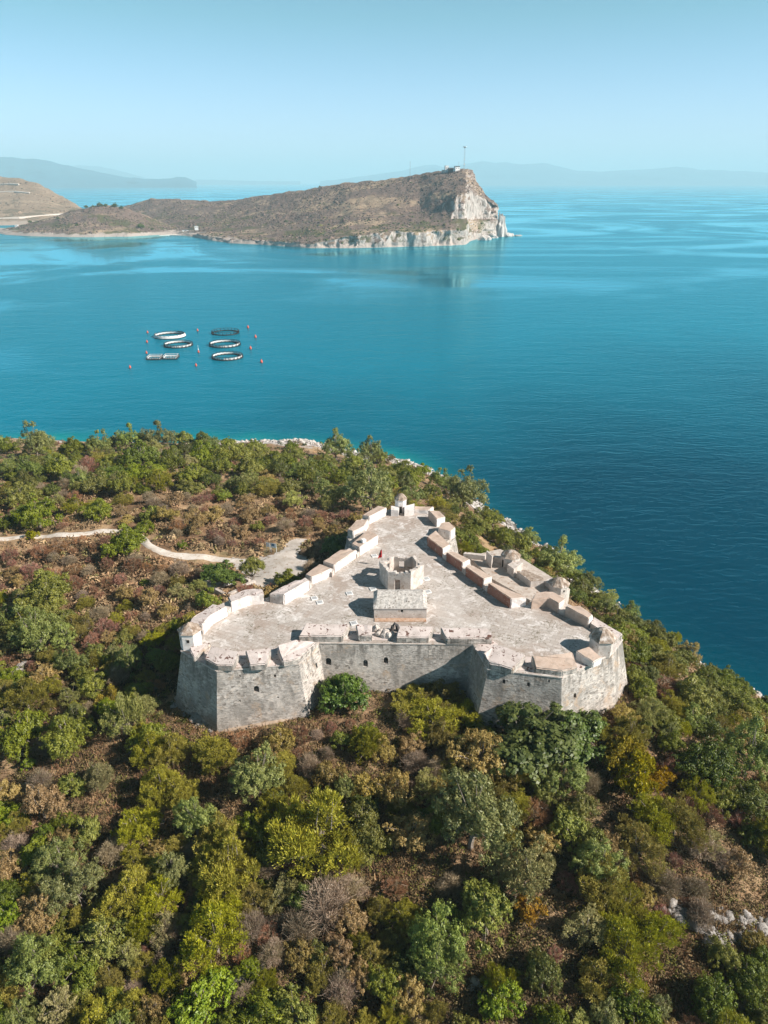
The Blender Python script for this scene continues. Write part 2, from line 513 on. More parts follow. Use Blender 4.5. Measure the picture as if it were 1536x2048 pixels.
for q in ((-60, 150, 24.5), (-90, 170, 22), (-40, 180, 22), (0, 185, 19), (18, 180, 16), (-120, 220, 17), (-60, 220, 16), (-15, 220, 13), (8, 215, 11),
          (-150, 260, 9), (-90, 255, 9), (-45, 252, 8.5), (-15, 248, 6.5), (5, 240, 5.5),
          (-220, 180, 18), (-300, 200, 12), (-320, 120, 16), (-300, 0, 10), (-200, 80, 17), (-60, 110, 21.5), (-50, 90, 20.5), (-80, 60, 17), (-120, 130, 21),
          (-25, 72, 20.5), (0, 78, 22), (0, 65, 19.5), (20, 72, 20.5), (38, 78, 20), (55, 85, 16), (65, 100, 12), (52, 112, 17), (48, 125, 15), (42, 150, 11), (35, 170, 9), (60, 130, 8),
          (0, 48, 15), (-45, 48, 15), (40, 55, 14.5), (60, 60, 12), (75, 75, 8.5), (0, 10, 10), (-60, 0, 9), (60, 0, 8), (0, -60, 6), (-150, -60, 6)):
    cp(*q)
CTRL = np.array(CTRL)
_c2 = 10.0 ** 2
_K = np.sqrt(((CTRL[:, None, :2] - CTRL[None, :, :2]) ** 2).sum(2) + _c2)
_n = len(CTRL)
_A = np.zeros((_n + 3, _n + 3)); _A[:_n, :_n] = _K + np.eye(_n) * -0.6
_A[:_n, _n] = 1; _A[:_n, _n + 1:] = CTRL[:, :2] / 100; _A[_n, :_n] = 1; _A[_n + 1:, :_n] = CTRL[:, :2].T / 100
_w = np.linalg.solve(_A, np.concatenate([CTRL[:, 2], np.zeros(3)]))


def rbf(x, y):
    x = np.asarray(x, float).ravel(); y = np.asarray(y, float).ravel()
    out = np.empty(len(x))
    for s in range(0, len(x), 20000):
        xx, yy = x[s:s + 20000], y[s:s + 20000]
        k = np.sqrt((xx[:, None] - CTRL[:, 0]) ** 2 + (yy[:, None] - CTRL[:, 1]) ** 2 + _c2)
        out[s:s + 20000] = k @ _w[:_n] + _w[_n] + _w[_n + 1] * xx / 100 + _w[_n + 2] * yy / 100
    return out


GX0, GX1, GY0, GY1, GS = -420.0, 150.0, -70.0, 340.0, 1.6
gx = np.arange(GX0, GX1 + .1, GS); gy = np.arange(GY0, GY1 + .1, GS)
GXX, GYY = np.meshgrid(gx, gy)
GZ = rbf(GXX, GYY).reshape(GXX.shape)


# fortress footprint (plan, at terrace level) from the corners seen in the photograph
OUT = [((361, 1290), 1.0), ((432.5, 1330), 1.0), ((597, 1316), 1.0), ((637, 1274), 1.0), ((948, 1277), 1.0), ((977, 1326), 1.0), ((1125, 1343), 1.0),
       ((1226, 1295), 1.0), ((1246, 1268), 1.0), ((1187, 1231), 1.7), ((1161, 1211), 1.7), ((1131, 1198), 1.7), ((1105, 1182), 1.7), ((1066, 1186), 1.7), ((1054, 1195), 1.7),
       ((984, 1153), 1.7), ((941, 1119), 1.7), ((901, 1090), 1.7), ((893, 1069), 1.7), ((911, 1056), 1.7), ((891, 1033), 1.7), ((867, 1012), 1.0), ((829, 1008), 1.0), ((800, 1001), 1.7),
       ((775, 1006), 1.7), ((756, 1011), 1.7), ((725, 1030), 1.7), ((713, 1040), 1.7), ((694, 1058), 1.7), ((705, 1073), 1.7), ((716, 1077), 1.7), ((703, 1087), 1.7),
       ((681, 1099), 1.7), ((646, 1122), 1.7), ((610, 1148), 1.4), ((590, 1160), 1.7), ((530, 1180), 1.7), ((488, 1176), 1.7), ((456, 1194), 1.7), ((425, 1208), 1.7), ((382, 1236), 1.7)]
OUTP = np.array([at(p[0], p[1], T + h)[:2] for p, h in OUT])
COURT = np.array([at(*q)[:2] for q in ((936, 1113, 31.6), (1000, 1098, 31.6), (1046, 1118, 31.6), (1100, 1152, 31.6), (1140, 1178, 31.6), (1120, 1196, 31.6), (1060, 1200, 31.6), (985, 1158, 31.6))])


def inside(poly, x, y):
    x = np.asarray(x, float); y = np.asarray(y, float)
    r = np.zeros(x.shape, bool)
    n = len(poly)
    for i in range(n):
        x1, y1 = poly[i]; x2, y2 = poly[(i + 1) % n]
        c = ((y1 > y) != (y2 > y)) & (x < (x2 - x1) * (y - y1) / (y2 - y1 + 1e-12) + x1)
        r ^= c
    return r


def poly_dist(poly, x, y, closed=True):
    d = np.full(np.shape(x), 1e9)
    n = len(poly)
    for i in range(n if closed else n - 1):
        a = np.array(poly[i]); b = np.array(poly[(i + 1) % n]); ab = b - a
        t = np.clip(((x - a[0]) * ab[0] + (y - a[1]) * ab[1]) / (ab @ ab), 0, 1)
        d = np.minimum(d, np.hypot(x - a[0] - t * ab[0], y - a[1] - t * ab[1]))
    return d


dcast = poly_dist(OUTP, GXX, GYY)
incast = inside(OUTP, GXX, GYY)
rough_k = np.where(incast, 0, np.clip((dcast - 1) / 8, 0, 1))
GZ += rough_k * ((noise2(GXX, GYY, 11, 3) - .5) * 1.6 + (noise2(GXX, GYY, 4.5, 4) - .5) * 0.9 + (noise2(GXX, GYY, 2.2, 5) - .5) * 0.4)
GZ = np.where(incast, np.minimum(GZ, 27.0), GZ)


def ground(x, y):
    x = np.asarray(x, float); y = np.asarray(y, float)
    u = np.clip((x - GX0) / GS, 0, len(gx) - 1.001); v = np.clip((y - GY0) / GS, 0, len(gy) - 1.001)
    i = u.astype(int); j = v.astype(int); fu = u - i; fv = v - j
    return (GZ[j, i] * (1 - fu) + GZ[j, i + 1] * fu) * (1 - fv) + (GZ[j + 1, i] * (1 - fu) + GZ[j + 1, i + 1] * fu) * fv


def hit(px, py, h=0.0):
    """point of the ground (raised by h) seen at a place in the photograph"""
    d = ray(px, py)
    ts = np.linspace(15, 420, 1600)
    P_ = CAMP[None] + ts[:, None] * d[None]
    g = ground(P_[:, 0], P_[:, 1]) + h
    b = np.nonzero(P_[:, 2] < g)[0]
    if len(b) == 0: return None
    p = P_[b[0]]
    return np.array([p[0], p[1], float(ground(p[0], p[1]))])


def mat_ground():
    t = NT('dry_hillside')
    k = t.mix(t.ramp(t.noise(0.10, 6, 0.65), 0.42, 0.6), (0.21, 0.125, 0.07), (0.42, 0.285, 0.165))
    k = t.mix(t.ramp(t.noise(0.45, 5, 0.7), 0.5, 0.66, 0, 0.8), k, (0.12, 0.08, 0.05))
    k = t.mix(t.ramp(t.noise(0.22, 5, 0.6), 0.56, 0.66, 0, 0.6), k, (0.10, 0.10, 0.04))
    k = t.mix(t.ramp(t.noise(0.7, 5, 0.7), 0.64, 0.70, 0, 0.8), k, (0.50, 0.45, 0.41))
    sp = t.new('ShaderNodeSeparateXYZ'); t.lk(t.geo.outputs['Position'], sp.inputs[0])
    zz = t.math('ADD', sp.outputs[2], t.ramp(t.noise(0.12, 5, 0.6), 0.3, 0.7, 1.6, -1.6))
    rock = t.mix(t.ramp(t.noise(0.5, 6, 0.7), 0.4, 0.6), (0.40, 0.35, 0.33), (0.66, 0.61, 0.58))
    k = t.mix(t.ramp(zz, 3.2, 2.0), k, rock)
    k = t.mix(t.ramp(sp.outputs[2], 0.6, 0.15), k, (0.11, 0.10, 0.085))
    t.bump(t.noise(1.3, 6, 0.7), 0.8, 0.3)
    return t.done(k, 0.97)


M['ground'] = mat_ground()
keep = np.ones((len(gy) - 1, len(gx) - 1), bool)
jj, ii = np.nonzero(keep)
vid = lambda j, i: j * len(gx) + i
F_ = np.stack([vid(jj, ii), vid(jj, ii + 1), vid(jj + 1, ii + 1), vid(jj + 1, ii)], 1)
V_ = np.stack([GXX.ravel(), GYY.ravel(), GZ.ravel()], 1)
tag(link('terrain', np_mesh('terrain', V_, F_, M['ground'], smooth=True)), 'brown rocky hillside of the fortress peninsula', 'hillside', kind='structure')

# ------------------------------------------------------------------ sea


def mat_sea():
    t = NT('sea_water')
    a = t.new('ShaderNodeAttribute', attribute_name='tone')
    sp = t.new('ShaderNodeSeparateXYZ'); t.lk(t.geo.outputs['Position'], sp.inputs[0])
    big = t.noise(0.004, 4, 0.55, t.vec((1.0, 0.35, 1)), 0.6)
    # water colour painted paler farther out, adding to the reflected sky brightness
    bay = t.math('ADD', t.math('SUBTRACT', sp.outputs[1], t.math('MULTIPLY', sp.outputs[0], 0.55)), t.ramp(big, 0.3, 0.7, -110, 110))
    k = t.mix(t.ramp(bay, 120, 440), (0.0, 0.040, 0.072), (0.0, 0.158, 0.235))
    k = t.mix(a.outputs['Fac'], k, (0.004, 0.22, 0.21))
    wav1 = t.noise(0.26, 3, 0.55, t.vec((0.75, 1.5, 1)), 0.3)
    wav2 = t.noise(0.05, 3, 0.5, t.vec((0.6, 1.5, 1)), 0.4)
    h = t.math('ADD', wav1, t.math('MULTIPLY', wav2, 1.6))
    calm = t.math('ADD', t.noise(0.0022, 5, 0.55, t.vec((0.75, 1.15, 1)), 2.2), t.ramp(sp.outputs[1], 350, 1000, -0.10, 0.02))
    st = t.ramp(calm, 0.46, 0.60, 0.50, 0.05)
    bp = t.new('ShaderNodeBump'); bp.inputs['Distance'].default_value = 0.9
    t.lk(h, bp.inputs['Height']); t.lk(st, bp.inputs['Strength'])
    df = t.new('ShaderNodeBsdfDiffuse'); t.lk(k, df.inputs['Color'])
    gl = t.new('ShaderNodeBsdfGlossy'); gl.inputs['Color'].default_value = (0.40, 0.90, 1.0, 1); t.lk(t.ramp(calm, 0.46, 0.60, 0.17, 0.06), gl.inputs['Roughness'])
    fr = t.new('ShaderNodeFresnel'); fr.inputs['IOR'].default_value = 1.40
    t.lk(bp.outputs[0], gl.inputs['Normal']); t.lk(bp.outputs[0], fr.inputs['Normal'])
    ms = t.new('ShaderNodeMixShader'); ruff = t.math('MULTIPLY', t.ramp(calm, 0.46, 0.60, 0.72, 1.2), 1.0); t.lk(t.math('MINIMUM', t.math('MULTIPLY', fr.outputs[0], ruff), 1.0), ms.inputs[0]); t.lk(df.outputs[0], ms.inputs[1]); t.lk(gl.outputs[0], ms.inputs[2])
    out = [n for n in t.n if n.type == 'OUTPUT_MATERIAL'][0]
    t.lk(ms.outputs[0], out.inputs['Surface'])
    t.n.remove(t.bsdf)
    return t.m


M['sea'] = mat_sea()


def graded(lo, hi, step, far):
    mid = list(np.arange(lo, hi + .1, step))
    r, s = [], step
    while (r[-1] if r else hi) < far:
        s *= 1.35; r.append((r[-1] if r else hi) + s)
    l, s = [], step
    while (l[-1] if l else lo) > -far:
        s *= 1.35; l.append((l[-1] if l else lo) - s)
    return np.array(l[::-1] + mid + r)


sx = graded(-440, 200, 4.0, 42000); sy = graded(-80, 380, 4.0, 42000)
SX, SY = np.meshgrid(sx, sy)
sea_g = np.where((SX > GX0 + 2) & (SX < GX1 - 2) & (SY > GY0 + 2) & (SY < GY1 - 2), ground(SX, SY), -30)
shallow = np.clip(1.0 + sea_g / 5.0, 0, 1) ** 1.3 * np.clip(1 - (SX - 5) / 30, 0.12, 1)
shallow = np.clip(shallow * (0.45 + noise2(SX, SY, 14, 9) * 0.9), 0, 1)
jj, ii = np.meshgrid(np.arange(len(sy) - 1), np.arange(len(sx) - 1), indexing='ij'); jj = jj.ravel(); ii = ii.ravel()
vid = lambda j, i: j * len(sx) + i
F_ = np.stack([vid(jj, ii), vid(jj, ii + 1), vid(jj + 1, ii + 1), vid(jj + 1, ii)], 1)
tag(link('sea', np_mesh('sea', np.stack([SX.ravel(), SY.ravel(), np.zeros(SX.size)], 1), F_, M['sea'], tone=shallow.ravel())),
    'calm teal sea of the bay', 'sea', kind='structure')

# ------------------------------------------------------------------ far land


def mat_hill(name, dry, tan, green, rock, sc=1.0, steep=(0.52, 0.40)):
    t = NT(name)
    k = t.mix(t.ramp(t.noise(0.010 * sc, 5, 0.6, t.vec((0.7, 1.3, 2.5)), 0.5), 0.5, 0.62), dry, tan)
    k = t.mix(t.ramp(t.noise(0.09 * sc, 5, 0.75), 0.48, 0.62, 0, 0.8), k, (dry[0] * .55, dry[1] * .55, dry[2] * .5))
    k = t.mix(t.ramp(t.noise(0.16 * sc, 3, 0.7), 0.62, 0.7, 0, 0.8), k, tan)
    sp = t.new('ShaderNodeSeparateXYZ'); t.lk(t.geo.outputs['Position'], sp.inputs[0])
    low = t.math('ADD', t.ramp(sp.outputs[2], 20, 70, 0.10, -0.12), t.noise(0.02 * sc, 5, 0.65))
    k = t.mix(t.ramp(low, 0.58, 0.66, 0, 0.85), k, green)
    sn = t.new('ShaderNodeSeparateXYZ'); t.lk(t.geo.outputs['True Normal'], sn.inputs[0])
    nz = t.math('ADD', sn.outputs[2], t.ramp(t.noise(0.05 * sc, 5, 0.7), 0.3, 0.7, 0.11, -0.11))
    rk = t.mix(t.ramp(t.noise(0.13 * sc, 6, 0.75, t.vec((1, 1, 0.4)), 0.5), 0.46, 0.62), rock, (rock[0] * .34, rock[1] * .30, rock[2] * .27))
    rk = t.mix(t.ramp(t.noise(0.05 * sc, 6, 0.75), 0.57, 0.63, 0, 0.85), rk, green)
    k = t.mix(t.ramp(nz, steep[0], steep[1]), k, rk)
    zz = t.math('ADD', sp.outputs[2], t.ramp(t.noise(0.05, 4, 0.6), 0.3, 0.7, 2.5, -2.5))
    k = t.mix(t.ramp(zz, 6.5, 4.5), k, (rock[0] * .85, rock[1] * .82, rock[2] * .8))
    t.bump(t.noise(0.14 * sc, 6, 0.75), 1.0, 4.0)
    return t.done(k, 0.97)


M['headland'] = mat_hill('headland_scrub', (0.20, 0.138, 0.112), (0.40, 0.29, 0.195), (0.10, 0.095, 0.035), (0.54, 0.465, 0.42))
M['tan_hill'] = mat_hill('tan_hill_grass', (0.33, 0.23, 0.155), (0.46, 0.335, 0.23), (0.17, 0.13, 0.075), (0.55, 0.45, 0.37), 1.0, (0.3, 0.2))
M['far_land'] = mat_hill('far_mountain_haze_blue', (0.01, 0.075, 0.12), (0.025, 0.11, 0.15), (0.01, 0.06, 0.09), (0.05, 0.15, 0.19), 0.06, (0.2, 0.1))  # blue of distant haze painted into the mountain colour


def columns_mesh(name, cols, mat, sub, xs_step, amp, wl_, back=350.0, seed=0, label=None):
    """cols: list of (px, shore_py, [(py, further), ...]) seen from the camera; each point gets its own distance"""
    cols = sorted(cols, key=lambda c: c[0])
    K = []
    for px, spy, keys in cols:
        s = at(px, spy, -0.5)
        pts = [s] + [atd(px, py, s[1] + dd) for py, dd in keys]
        K.append(pts)
    xs = [c[0] for c in cols]
    n = max(2, int((xs[-1] - xs[0]) / xs_step))
    G = []
    for q in np.linspace(xs[0], xs[-1], n):
        i = min(max(np.searchsorted(xs, q) - 1, 0), len(xs) - 2)
        f = (q - xs[i]) / (xs[i + 1] - xs[i])
        pts = [a * (1 - f) + b * f for a, b in zip(K[i], K[i + 1])]
        line = [np.array([pts[0][0], pts[0][1] - 4, -6.0])]
        for a, b in zip(pts, pts[1:]):
            m = max(sub, int(np.linalg.norm(b - a) / (xs_step * 2.2))) if False else sub
            for k in range(m): line.append(a + (b - a) * k / m)
        e = pts[-1]
        for k in range(0, 7):
            u = k / 6
            line.append(np.array([e[0] * (1 + u * back / e[1]), e[1] + u * back, e[2] - (e[2] + 8) * u ** 1.5]))
        G.append(line)
    G = np.array(G)
    nc, nr, _ = G.shape
    for a in range(nc):
        for b in range(1, nr - 1):
            v = Vector(G[a, b])
            w = amp * min(1.0, max(0.0, v.z / 6.0) + 0.25) * (1.7 if name == 'headland' and 2 <= b <= 10 and G[a, b][2] < 30 else 1.0)
            if name == 'headland':
                pxc = xs[0] + (xs[-1] - xs[0]) * a / (nc - 1)
                if (1 < b <= 11 and 640 < pxc < 936) or (20 < b <= 32 and pxc > 888):
                    rid = abs(mnoise.noise(Vector((v.x / 17, v.z / 55, 1.7)))) * 15 + abs(mnoise.noise(Vector((v.x / 7, v.z / 26, 5.1)))) * 7
                    tp = min(1.0, max(0.0, (pxc - 886) / 26)) if b > 11 else min(1.0, max(0.0, (pxc - 640) / 60)) * (.35 + .9 * abs(mnoise.noise(Vector((v.x / 60, 3.3, 0)))))
                    G[a, b][1] += rid * tp * (.9 if b > 11 else 1.0)
            nv = mnoise.noise_vector(v / wl_ + Vector((seed, 0, 0))) + 0.6 * mnoise.noise_vector(v / (wl_ * .42)) + 0.3 * mnoise.noise_vector(v / (wl_ * .18))
            G[a, b] = G[a, b] + np.array(nv) * np.array((w, w, w * .7))
    jj, ii = np.meshgrid(np.arange(nc - 1), np.arange(nr - 1), indexing='ij'); jj = jj.ravel(); ii = ii.ravel()
    F_ = np.stack([jj * nr + ii, (jj + 1) * nr + ii, (jj + 1) * nr + ii + 1, jj * nr + ii + 1], 1)
    o = link(name, np_mesh(name, G.reshape(-1, 3), F_, mat, smooth=True))
    tag(o, label, 'hill', kind='structure')
    return o, K, xs, G


HEAD_ABS = [  # photo column, shoreline row, then (row, metres from the camera)
    (190, 463, [(460, 1760), (452, 1900), (442, 2060), (430, 2200), (421, 2330)]),
    (245, 464, [(460, 1750), (452, 1880), (440, 2050), (425, 2190), (413, 2320)]),
    (300, 466, [(461, 1690), (450, 1830), (434, 1990), (412, 2170), (398, 2290)]),
    (345, 469, [(463, 1640), (450, 1780), (432, 1940), (410, 2120), (397, 2240)]),
    (379, 473, [(467, 1560), (452, 1700), (434, 1880), (413, 2060), (400, 2200)]),
    (420, 481, [(474, 1450), (456, 1600), (436, 1800), (415, 2000), (402, 2150)]),
    (457, 487, [(480, 1372), (462, 1520), (440, 1720), (416, 1930), (401, 2090)]),
    (520, 490, [(482, 1335), (462, 1460), (438, 1640), (410, 1840), (392, 2000)]),
    (621, 497, [(488, 1266), (462, 1370), (434, 1520), (402, 1690), (376, 1860)]),
    (677, 497, [(478, 1263), (456, 1360), (428, 1490), (395, 1640), (369, 1790)]),
    (700, 497, [(470, 1262), (455, 1350), (425, 1470), (390, 1620), (366, 1770)]),
    (783, 495, [(465, 1282), (452, 1350), (418, 1460), (382, 1590), (358, 1710)]),
    (840, 494, [(464, 1292), (447, 1350), (414, 1460), (375, 1580), (349, 1670)]),
    (866, 493, [(464, 1302), (445, 1350), (413, 1418), (374, 1535), (344, 1650)]),
    (884, 492, [(464, 1311), (440, 1358), (409, 1394), (376, 1495), (341, 1640)]),
    (900, 492, [(463, 1311), (438, 1357), (398, 1384), (377, 1480), (339.5, 1630)]),
    (915, 491, [(462, 1321), (438, 1356), (390, 1376), (379, 1450), (338, 1620)]),
    (932, 490, [(460, 1332), (438, 1364), (387, 1380), (378, 1440), (338, 1605)]),
    (938, 484, [(470, 1400), (438, 1448), (387, 1458), (377, 1495), (338, 1640)]),
    (946, 481, [(466, 1440), (438, 1484), (388, 1494), (379, 1522), (340, 1645)]),
    (958, 478, [(464, 1472), (438, 1508), (392, 1517), (386, 1538), (371, 1600)]),
    (972, 476, [(461, 1502), (438, 1517), (397, 1528), (394, 1550), (389, 1575)]),
    (985, 475, [(461, 1515), (438, 1524), (406, 1536), (403, 1550), (400, 1568)]),
    (993, 474, [(461, 1529), (440, 1536), (414, 1547), (411, 1558), (409, 1572)]),
    (996, 474, [(462, 1552), (442, 1582), (420, 1632), (416, 1672), (414, 1712)]),
]
HEAD = [(a_, b_, [(r_, m_ - float(at(a_, b_, -0.5)[1])) for r_, m_ in c_]) for a_, b_, c_ in HEAD_ABS]
HEAD_G = columns_mesh('headland', HEAD, M['headland'], 10, 2.2, 4.5, 36.0, 420, 3, 'long scrub covered headland with white sea cliffs')
KNOLL = [
    (-120, 462, [(460, 20), (458, 60), (456, 100)]),
    (-20, 464, [(462, 20), (460, 60), (457, 100)]),
    (10, 470, [(466, 15), (462, 50), (458, 100)]),
    (60, 473, [(466, 15), (456, 70), (446, 150)]),
    (100, 474, [(466, 15), (450, 80), (434, 170)]),
    (140, 475, [(466, 15), (444, 85), (422, 190)]),
    (190, 475, [(466, 15), (440, 90), (411, 200)]),
    (225, 474, [(466, 15), (440, 90), (411, 200)]),
    (254, 474, [(466, 15), (444, 85), (417, 195)]),
    (290, 472, [(466, 12), (450, 75), (430, 180)]),
    (322, 470, [(466, 12), (457, 60), (444, 150)]),
    (352, 469, [(467, 10), (462, 45), (455, 110)]),
    (381, 470, [(468, 10), (466, 30), (463, 60)]),
]
KNOLL_G = columns_mesh('knoll', KNOLL, M['headland'], 9, 4.0, 3.5, 35.0, 200, 8, 'low brown rocky knoll at the foot of the headland')
HILL = [
    (-420, 452, [(430, 300), (400, 600), (372, 900), (330, 1100)]),
    (-200, 452, [(430, 300), (400, 600), (372, 900), (338, 1100)]),
    (-60, 452, [(436, 200), (405, 480), (380, 700), (351, 900)]),
    (0, 452, [(438, 180), (405, 480), (380, 700), (353, 850)]),
    (40, 452, [(437, 180), (408, 450), (384, 650), (357, 800)]),
    (80, 450, [(434, 180), (412, 400), (392, 550), (369, 700)]),
    (120, 447, [(432, 160), (418, 330), (405, 450), (390, 560)]),
    (150, 445, [(433, 140), (424, 250), (416, 330), (408, 420)]),
    (168, 443, [(436, 110), (430, 180), (425, 240), (419, 300)]),
    (185, 442, [(440, 60), (438, 100), (436, 150), (434, 190)]),
]
hill_o, HK, HX, HILL_G = columns_mesh('tan_hill', HILL, M['tan_hill'], 9, 5.0, 4.0, 50.0, 600, 5, 'tan dry hill with road cuts')


def far_range(name, pts, dist, depth, label):
    cols = [(px, 363.8, [(HORIZON + 2 - (HORIZON + 2 - py) * 0.45, depth * .35), (py, depth * .8)]) for px, py in pts]
    G = []
    n = 220
    pxs = [p[0] for p in pts]; pys = [p[1] for p in pts]
    for q in np.linspace(pxs[0], pxs[-1], n):
        py = np.interp(q, pxs, pys)
        py = py + (mnoise.noise(Vector((q / 22, dist, 0))) * 1.6 + mnoise.noise(Vector((q / 7, dist, 3))) * .6)
        top = atd(q, min(py, 362.4), dist + depth * .6)
        base = atd(q, 362, dist)
        line = []
        for k in range(13):
            u = k / 12
            z = -20 + (top[2] + 20) * (u ** 0.85)
            y = base[1] + (top[1] - base[1]) * u
            p = np.array([ray(q, 362)[0] / ray(q, 362)[1] * y, y, z])
            nv = mnoise.noise_vector(Vector(p) / (dist * .03))
            p[2] += nv.z * top[2] * .10 * math.sin(math.pi * u); p[1] += nv.y * depth * .10 * math.sin(math.pi * u)
            line.append(p)
        y2 = top[1] + depth * .4
        line.append(np.array([top[0] / top[1] * y2, y2, -20]))
        G.append(line)
    G = np.array(G); nc, nr, _ = G.shape
    jj, ii = np.meshgrid(np.arange(nc - 1), np.arange(nr - 1), indexing='ij'); jj = jj.ravel(); ii = ii.ravel()
    F_ = np.stack([jj * nr + ii, (jj + 1) * nr + ii, (jj + 1) * nr + ii + 1, jj * nr + ii + 1], 1)
    return tag(link(name, np_mesh(name, G.reshape(-1, 3), F_, M['far_land'], smooth=True)), label, 'mountains', kind='structure')


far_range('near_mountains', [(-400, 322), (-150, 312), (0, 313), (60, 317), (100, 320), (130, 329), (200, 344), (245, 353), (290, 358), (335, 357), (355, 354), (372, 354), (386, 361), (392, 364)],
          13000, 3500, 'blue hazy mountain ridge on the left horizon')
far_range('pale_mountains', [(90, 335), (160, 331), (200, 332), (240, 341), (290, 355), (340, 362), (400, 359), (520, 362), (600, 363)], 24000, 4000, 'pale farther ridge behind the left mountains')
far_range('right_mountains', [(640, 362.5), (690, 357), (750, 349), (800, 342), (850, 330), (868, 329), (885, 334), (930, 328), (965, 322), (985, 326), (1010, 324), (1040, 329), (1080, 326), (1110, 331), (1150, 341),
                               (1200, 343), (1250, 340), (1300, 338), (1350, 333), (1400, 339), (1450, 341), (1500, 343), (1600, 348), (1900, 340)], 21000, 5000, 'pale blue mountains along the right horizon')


def hill_scrub(name, grids, n, seed, palettes, size, label):
    """uncountable low bushes dotted over a far hillside"""
    g_ = np.random.default_rng(seed)
    base = bmesh.new(); bmesh.ops.create_icosphere(base, subdivisions=1, radius=1.0)
    bv = np.array([v.co[:] for v in base.verts]); bf = np.array([[v.index for v in f.verts] for f in base.faces]); base.free()
    Vs, Fs, Cs = [], [], []
    tot = 0
    for G, cnt in grids:
        nr = G.shape[1] - 8
        i = g_.integers(1, G.shape[0] - 1, cnt * 3); j = g_.integers(1, nr, cnt * 3)
        u = g_.uniform(0, 1, (cnt * 3, 1)); v = g_.uniform(0, 1, (cnt * 3, 1))
        p = (G[i, j] * (1 - u) + G[i - 1, j] * u) * (1 - v) + (G[i, j + 1] * (1 - u) + G[i - 1, j + 1] * u) * v
        t1 = G[i, j] - G[i - 1, j]; t2 = G[i, j + 1] - G[i, j]
        nn = np.cross(t1, t2); nn /= np.linalg.norm(nn, axis=1, keepdims=True) + 1e-9
        ar = np.linalg.norm(np.cross(t1, t2), axis=1); ar = ar / np.percentile(ar, 90)
        pat = noise2(p[:, 0], p[:, 1], 60, seed) * .6 + noise2(p[:, 0], p[:, 1], 22, seed + 1) * .4
        ok = (np.abs(nn[:, 2]) > .55) & (p[:, 2] > 5.5) & (g_.uniform(0, 1, len(p)) < np.clip(ar, 0.05, 1)) & (pat + g_.normal(0, .12, len(p)) > .40)
        p = p[ok][:cnt]; pat = pat[ok][:cnt]
        green = np.clip((50 - p[:, 2]) / 30, 0, 1) * np.clip((p[:, 0] + 200) / 250, 0.03, 1)
        isg = g_.uniform(0, 1, len(p)) < green * .9 + .03
        c = np.where(isg[:, None], np.array(palettes[1])[g_.integers(0, len(palettes[1]), len(p))], np.array(palettes[0])[g_.integers(0, len(palettes[0]), len(p))]) * g_.uniform(.7, 1.3, (len(p), 1))
        s = g_.lognormal(math.log(size), .35, len(p))
        for q in range(len(p)):
            v_ = bv * (s[q] * np.array([1, 1, .6])) * g_.uniform(.75, 1.25, (len(bv), 1)) + p[q]
            Vs.append(v_); Fs.append(bf + tot); tot += len(bv); Cs.append(np.repeat(np.append(c[q], 1)[None], len(bv), 0))
    tag(link(name, np_mesh(name, np.concatenate(Vs), np.concatenate(Fs), M['cover'], tone=np.concatenate(Cs))), label, 'scrub', kind='stuff')


BROWNS = [(.16, .108, .09), (.13, .088, .072), (.20, .14, .115), (.11, .078, .06), (.17, .125, .095)]
GREENS = [(.08, .085, .025), (.11, .105, .035), (.055, .065, .02)]
hill_scrub('headland_scrub', [(HEAD_G[3], 9000), (KNOLL_G[3], 1500)], 0, 71, (BROWNS, GREENS), 1.6, 'low brown scrub dotted over the headland')
hill_scrub('hill_scrub', [(HILL_G, 1200)], 0, 73, ([(.22, .155, .105), (.17, .12, .08), (.27, .19, .13)], [(.09, .085, .04)]), 2.6, 'sparse dry scrub on the tan hill')

# roads on the tan hill


def col_point(px, py):
    i = min(max(np.searchsorted(HX, px) - 1, 0), len(HX) - 2)
    f = (px - HX[i]) / (HX[i + 1] - HX[i])
    pts = [a * (1 - f) + b * f for a, b in zip(HK[i], HK[i + 1])]
    pp = [proj(p)[1] for p in pts]
    for a, b, u, v in zip(pts, pts[1:], pp, pp[1:]):
        if v <= py <= u:
            g = (u - py) / (u - v + 1e-9)
            return a * (1 - g) + b * g
    return pts[-1]


def hill_road(pts, w):
    bm = MB()
    ring = []
    for px, py in pts:
        p = col_point(px, py)
        ring.append(((p[0], p[1] - 4, p[2] + 2.6), (p[0], p[1] - 4 + w, p[2] + 3.6)))
    for a, b in zip(ring, ring[1:]):
        bm.prism([a[0], b[0], b[1], a[1]], bottom=[(q[0], q[1] + .5, q[2] - 4) for q in (a[0], b[0], b[1], a[1])])
    tag(bm.build('road', M['path_gravel']), 'pale road cut along the tan hill', 'road', kind='structure')


hill_road([(-200, 439), (-60, 439), (0, 438.5), (40, 436.5), (80, 433), (110, 430.5), (140, 429)], 14)
hill_road([(-60, 369), (0, 370), (20, 369), (38, 370)], 8)
hill_road([(-60, 384), (0, 385), (30, 384), (60, 387)], 8)

# ------------------------------------------------------------------ haze: one box of thin even air
hb = MB().box((0, 18000, 400), (100000, 110000, 1000))
t_ = bpy.data.materials.new('thin_haze'); t_.use_nodes = True
for n in list(t_.node_tree.nodes): t_.node_tree.nodes.remove(n)
o_ = t_.node_tree.nodes.new('ShaderNodeOutputMaterial'); v_ = t_.node_tree.nodes.new('ShaderNodeVolumePrincipled')
v_.inputs['Color'].default_value = (0.62, 0.875, 0.98, 1)
v_.inputs['Density'].default_value = HAZE_DENSITY
v_.inputs['Anisotropy'].default_value = 0.0
t_.node_tree.links.new(v_.outputs[0], o_.inputs['Volume'])
haze = hb.build('haze', t_)
haze.location = (0, 0, 0)
tag(haze, 'thin blue sea haze over the bay', 'haze', kind='stuff')

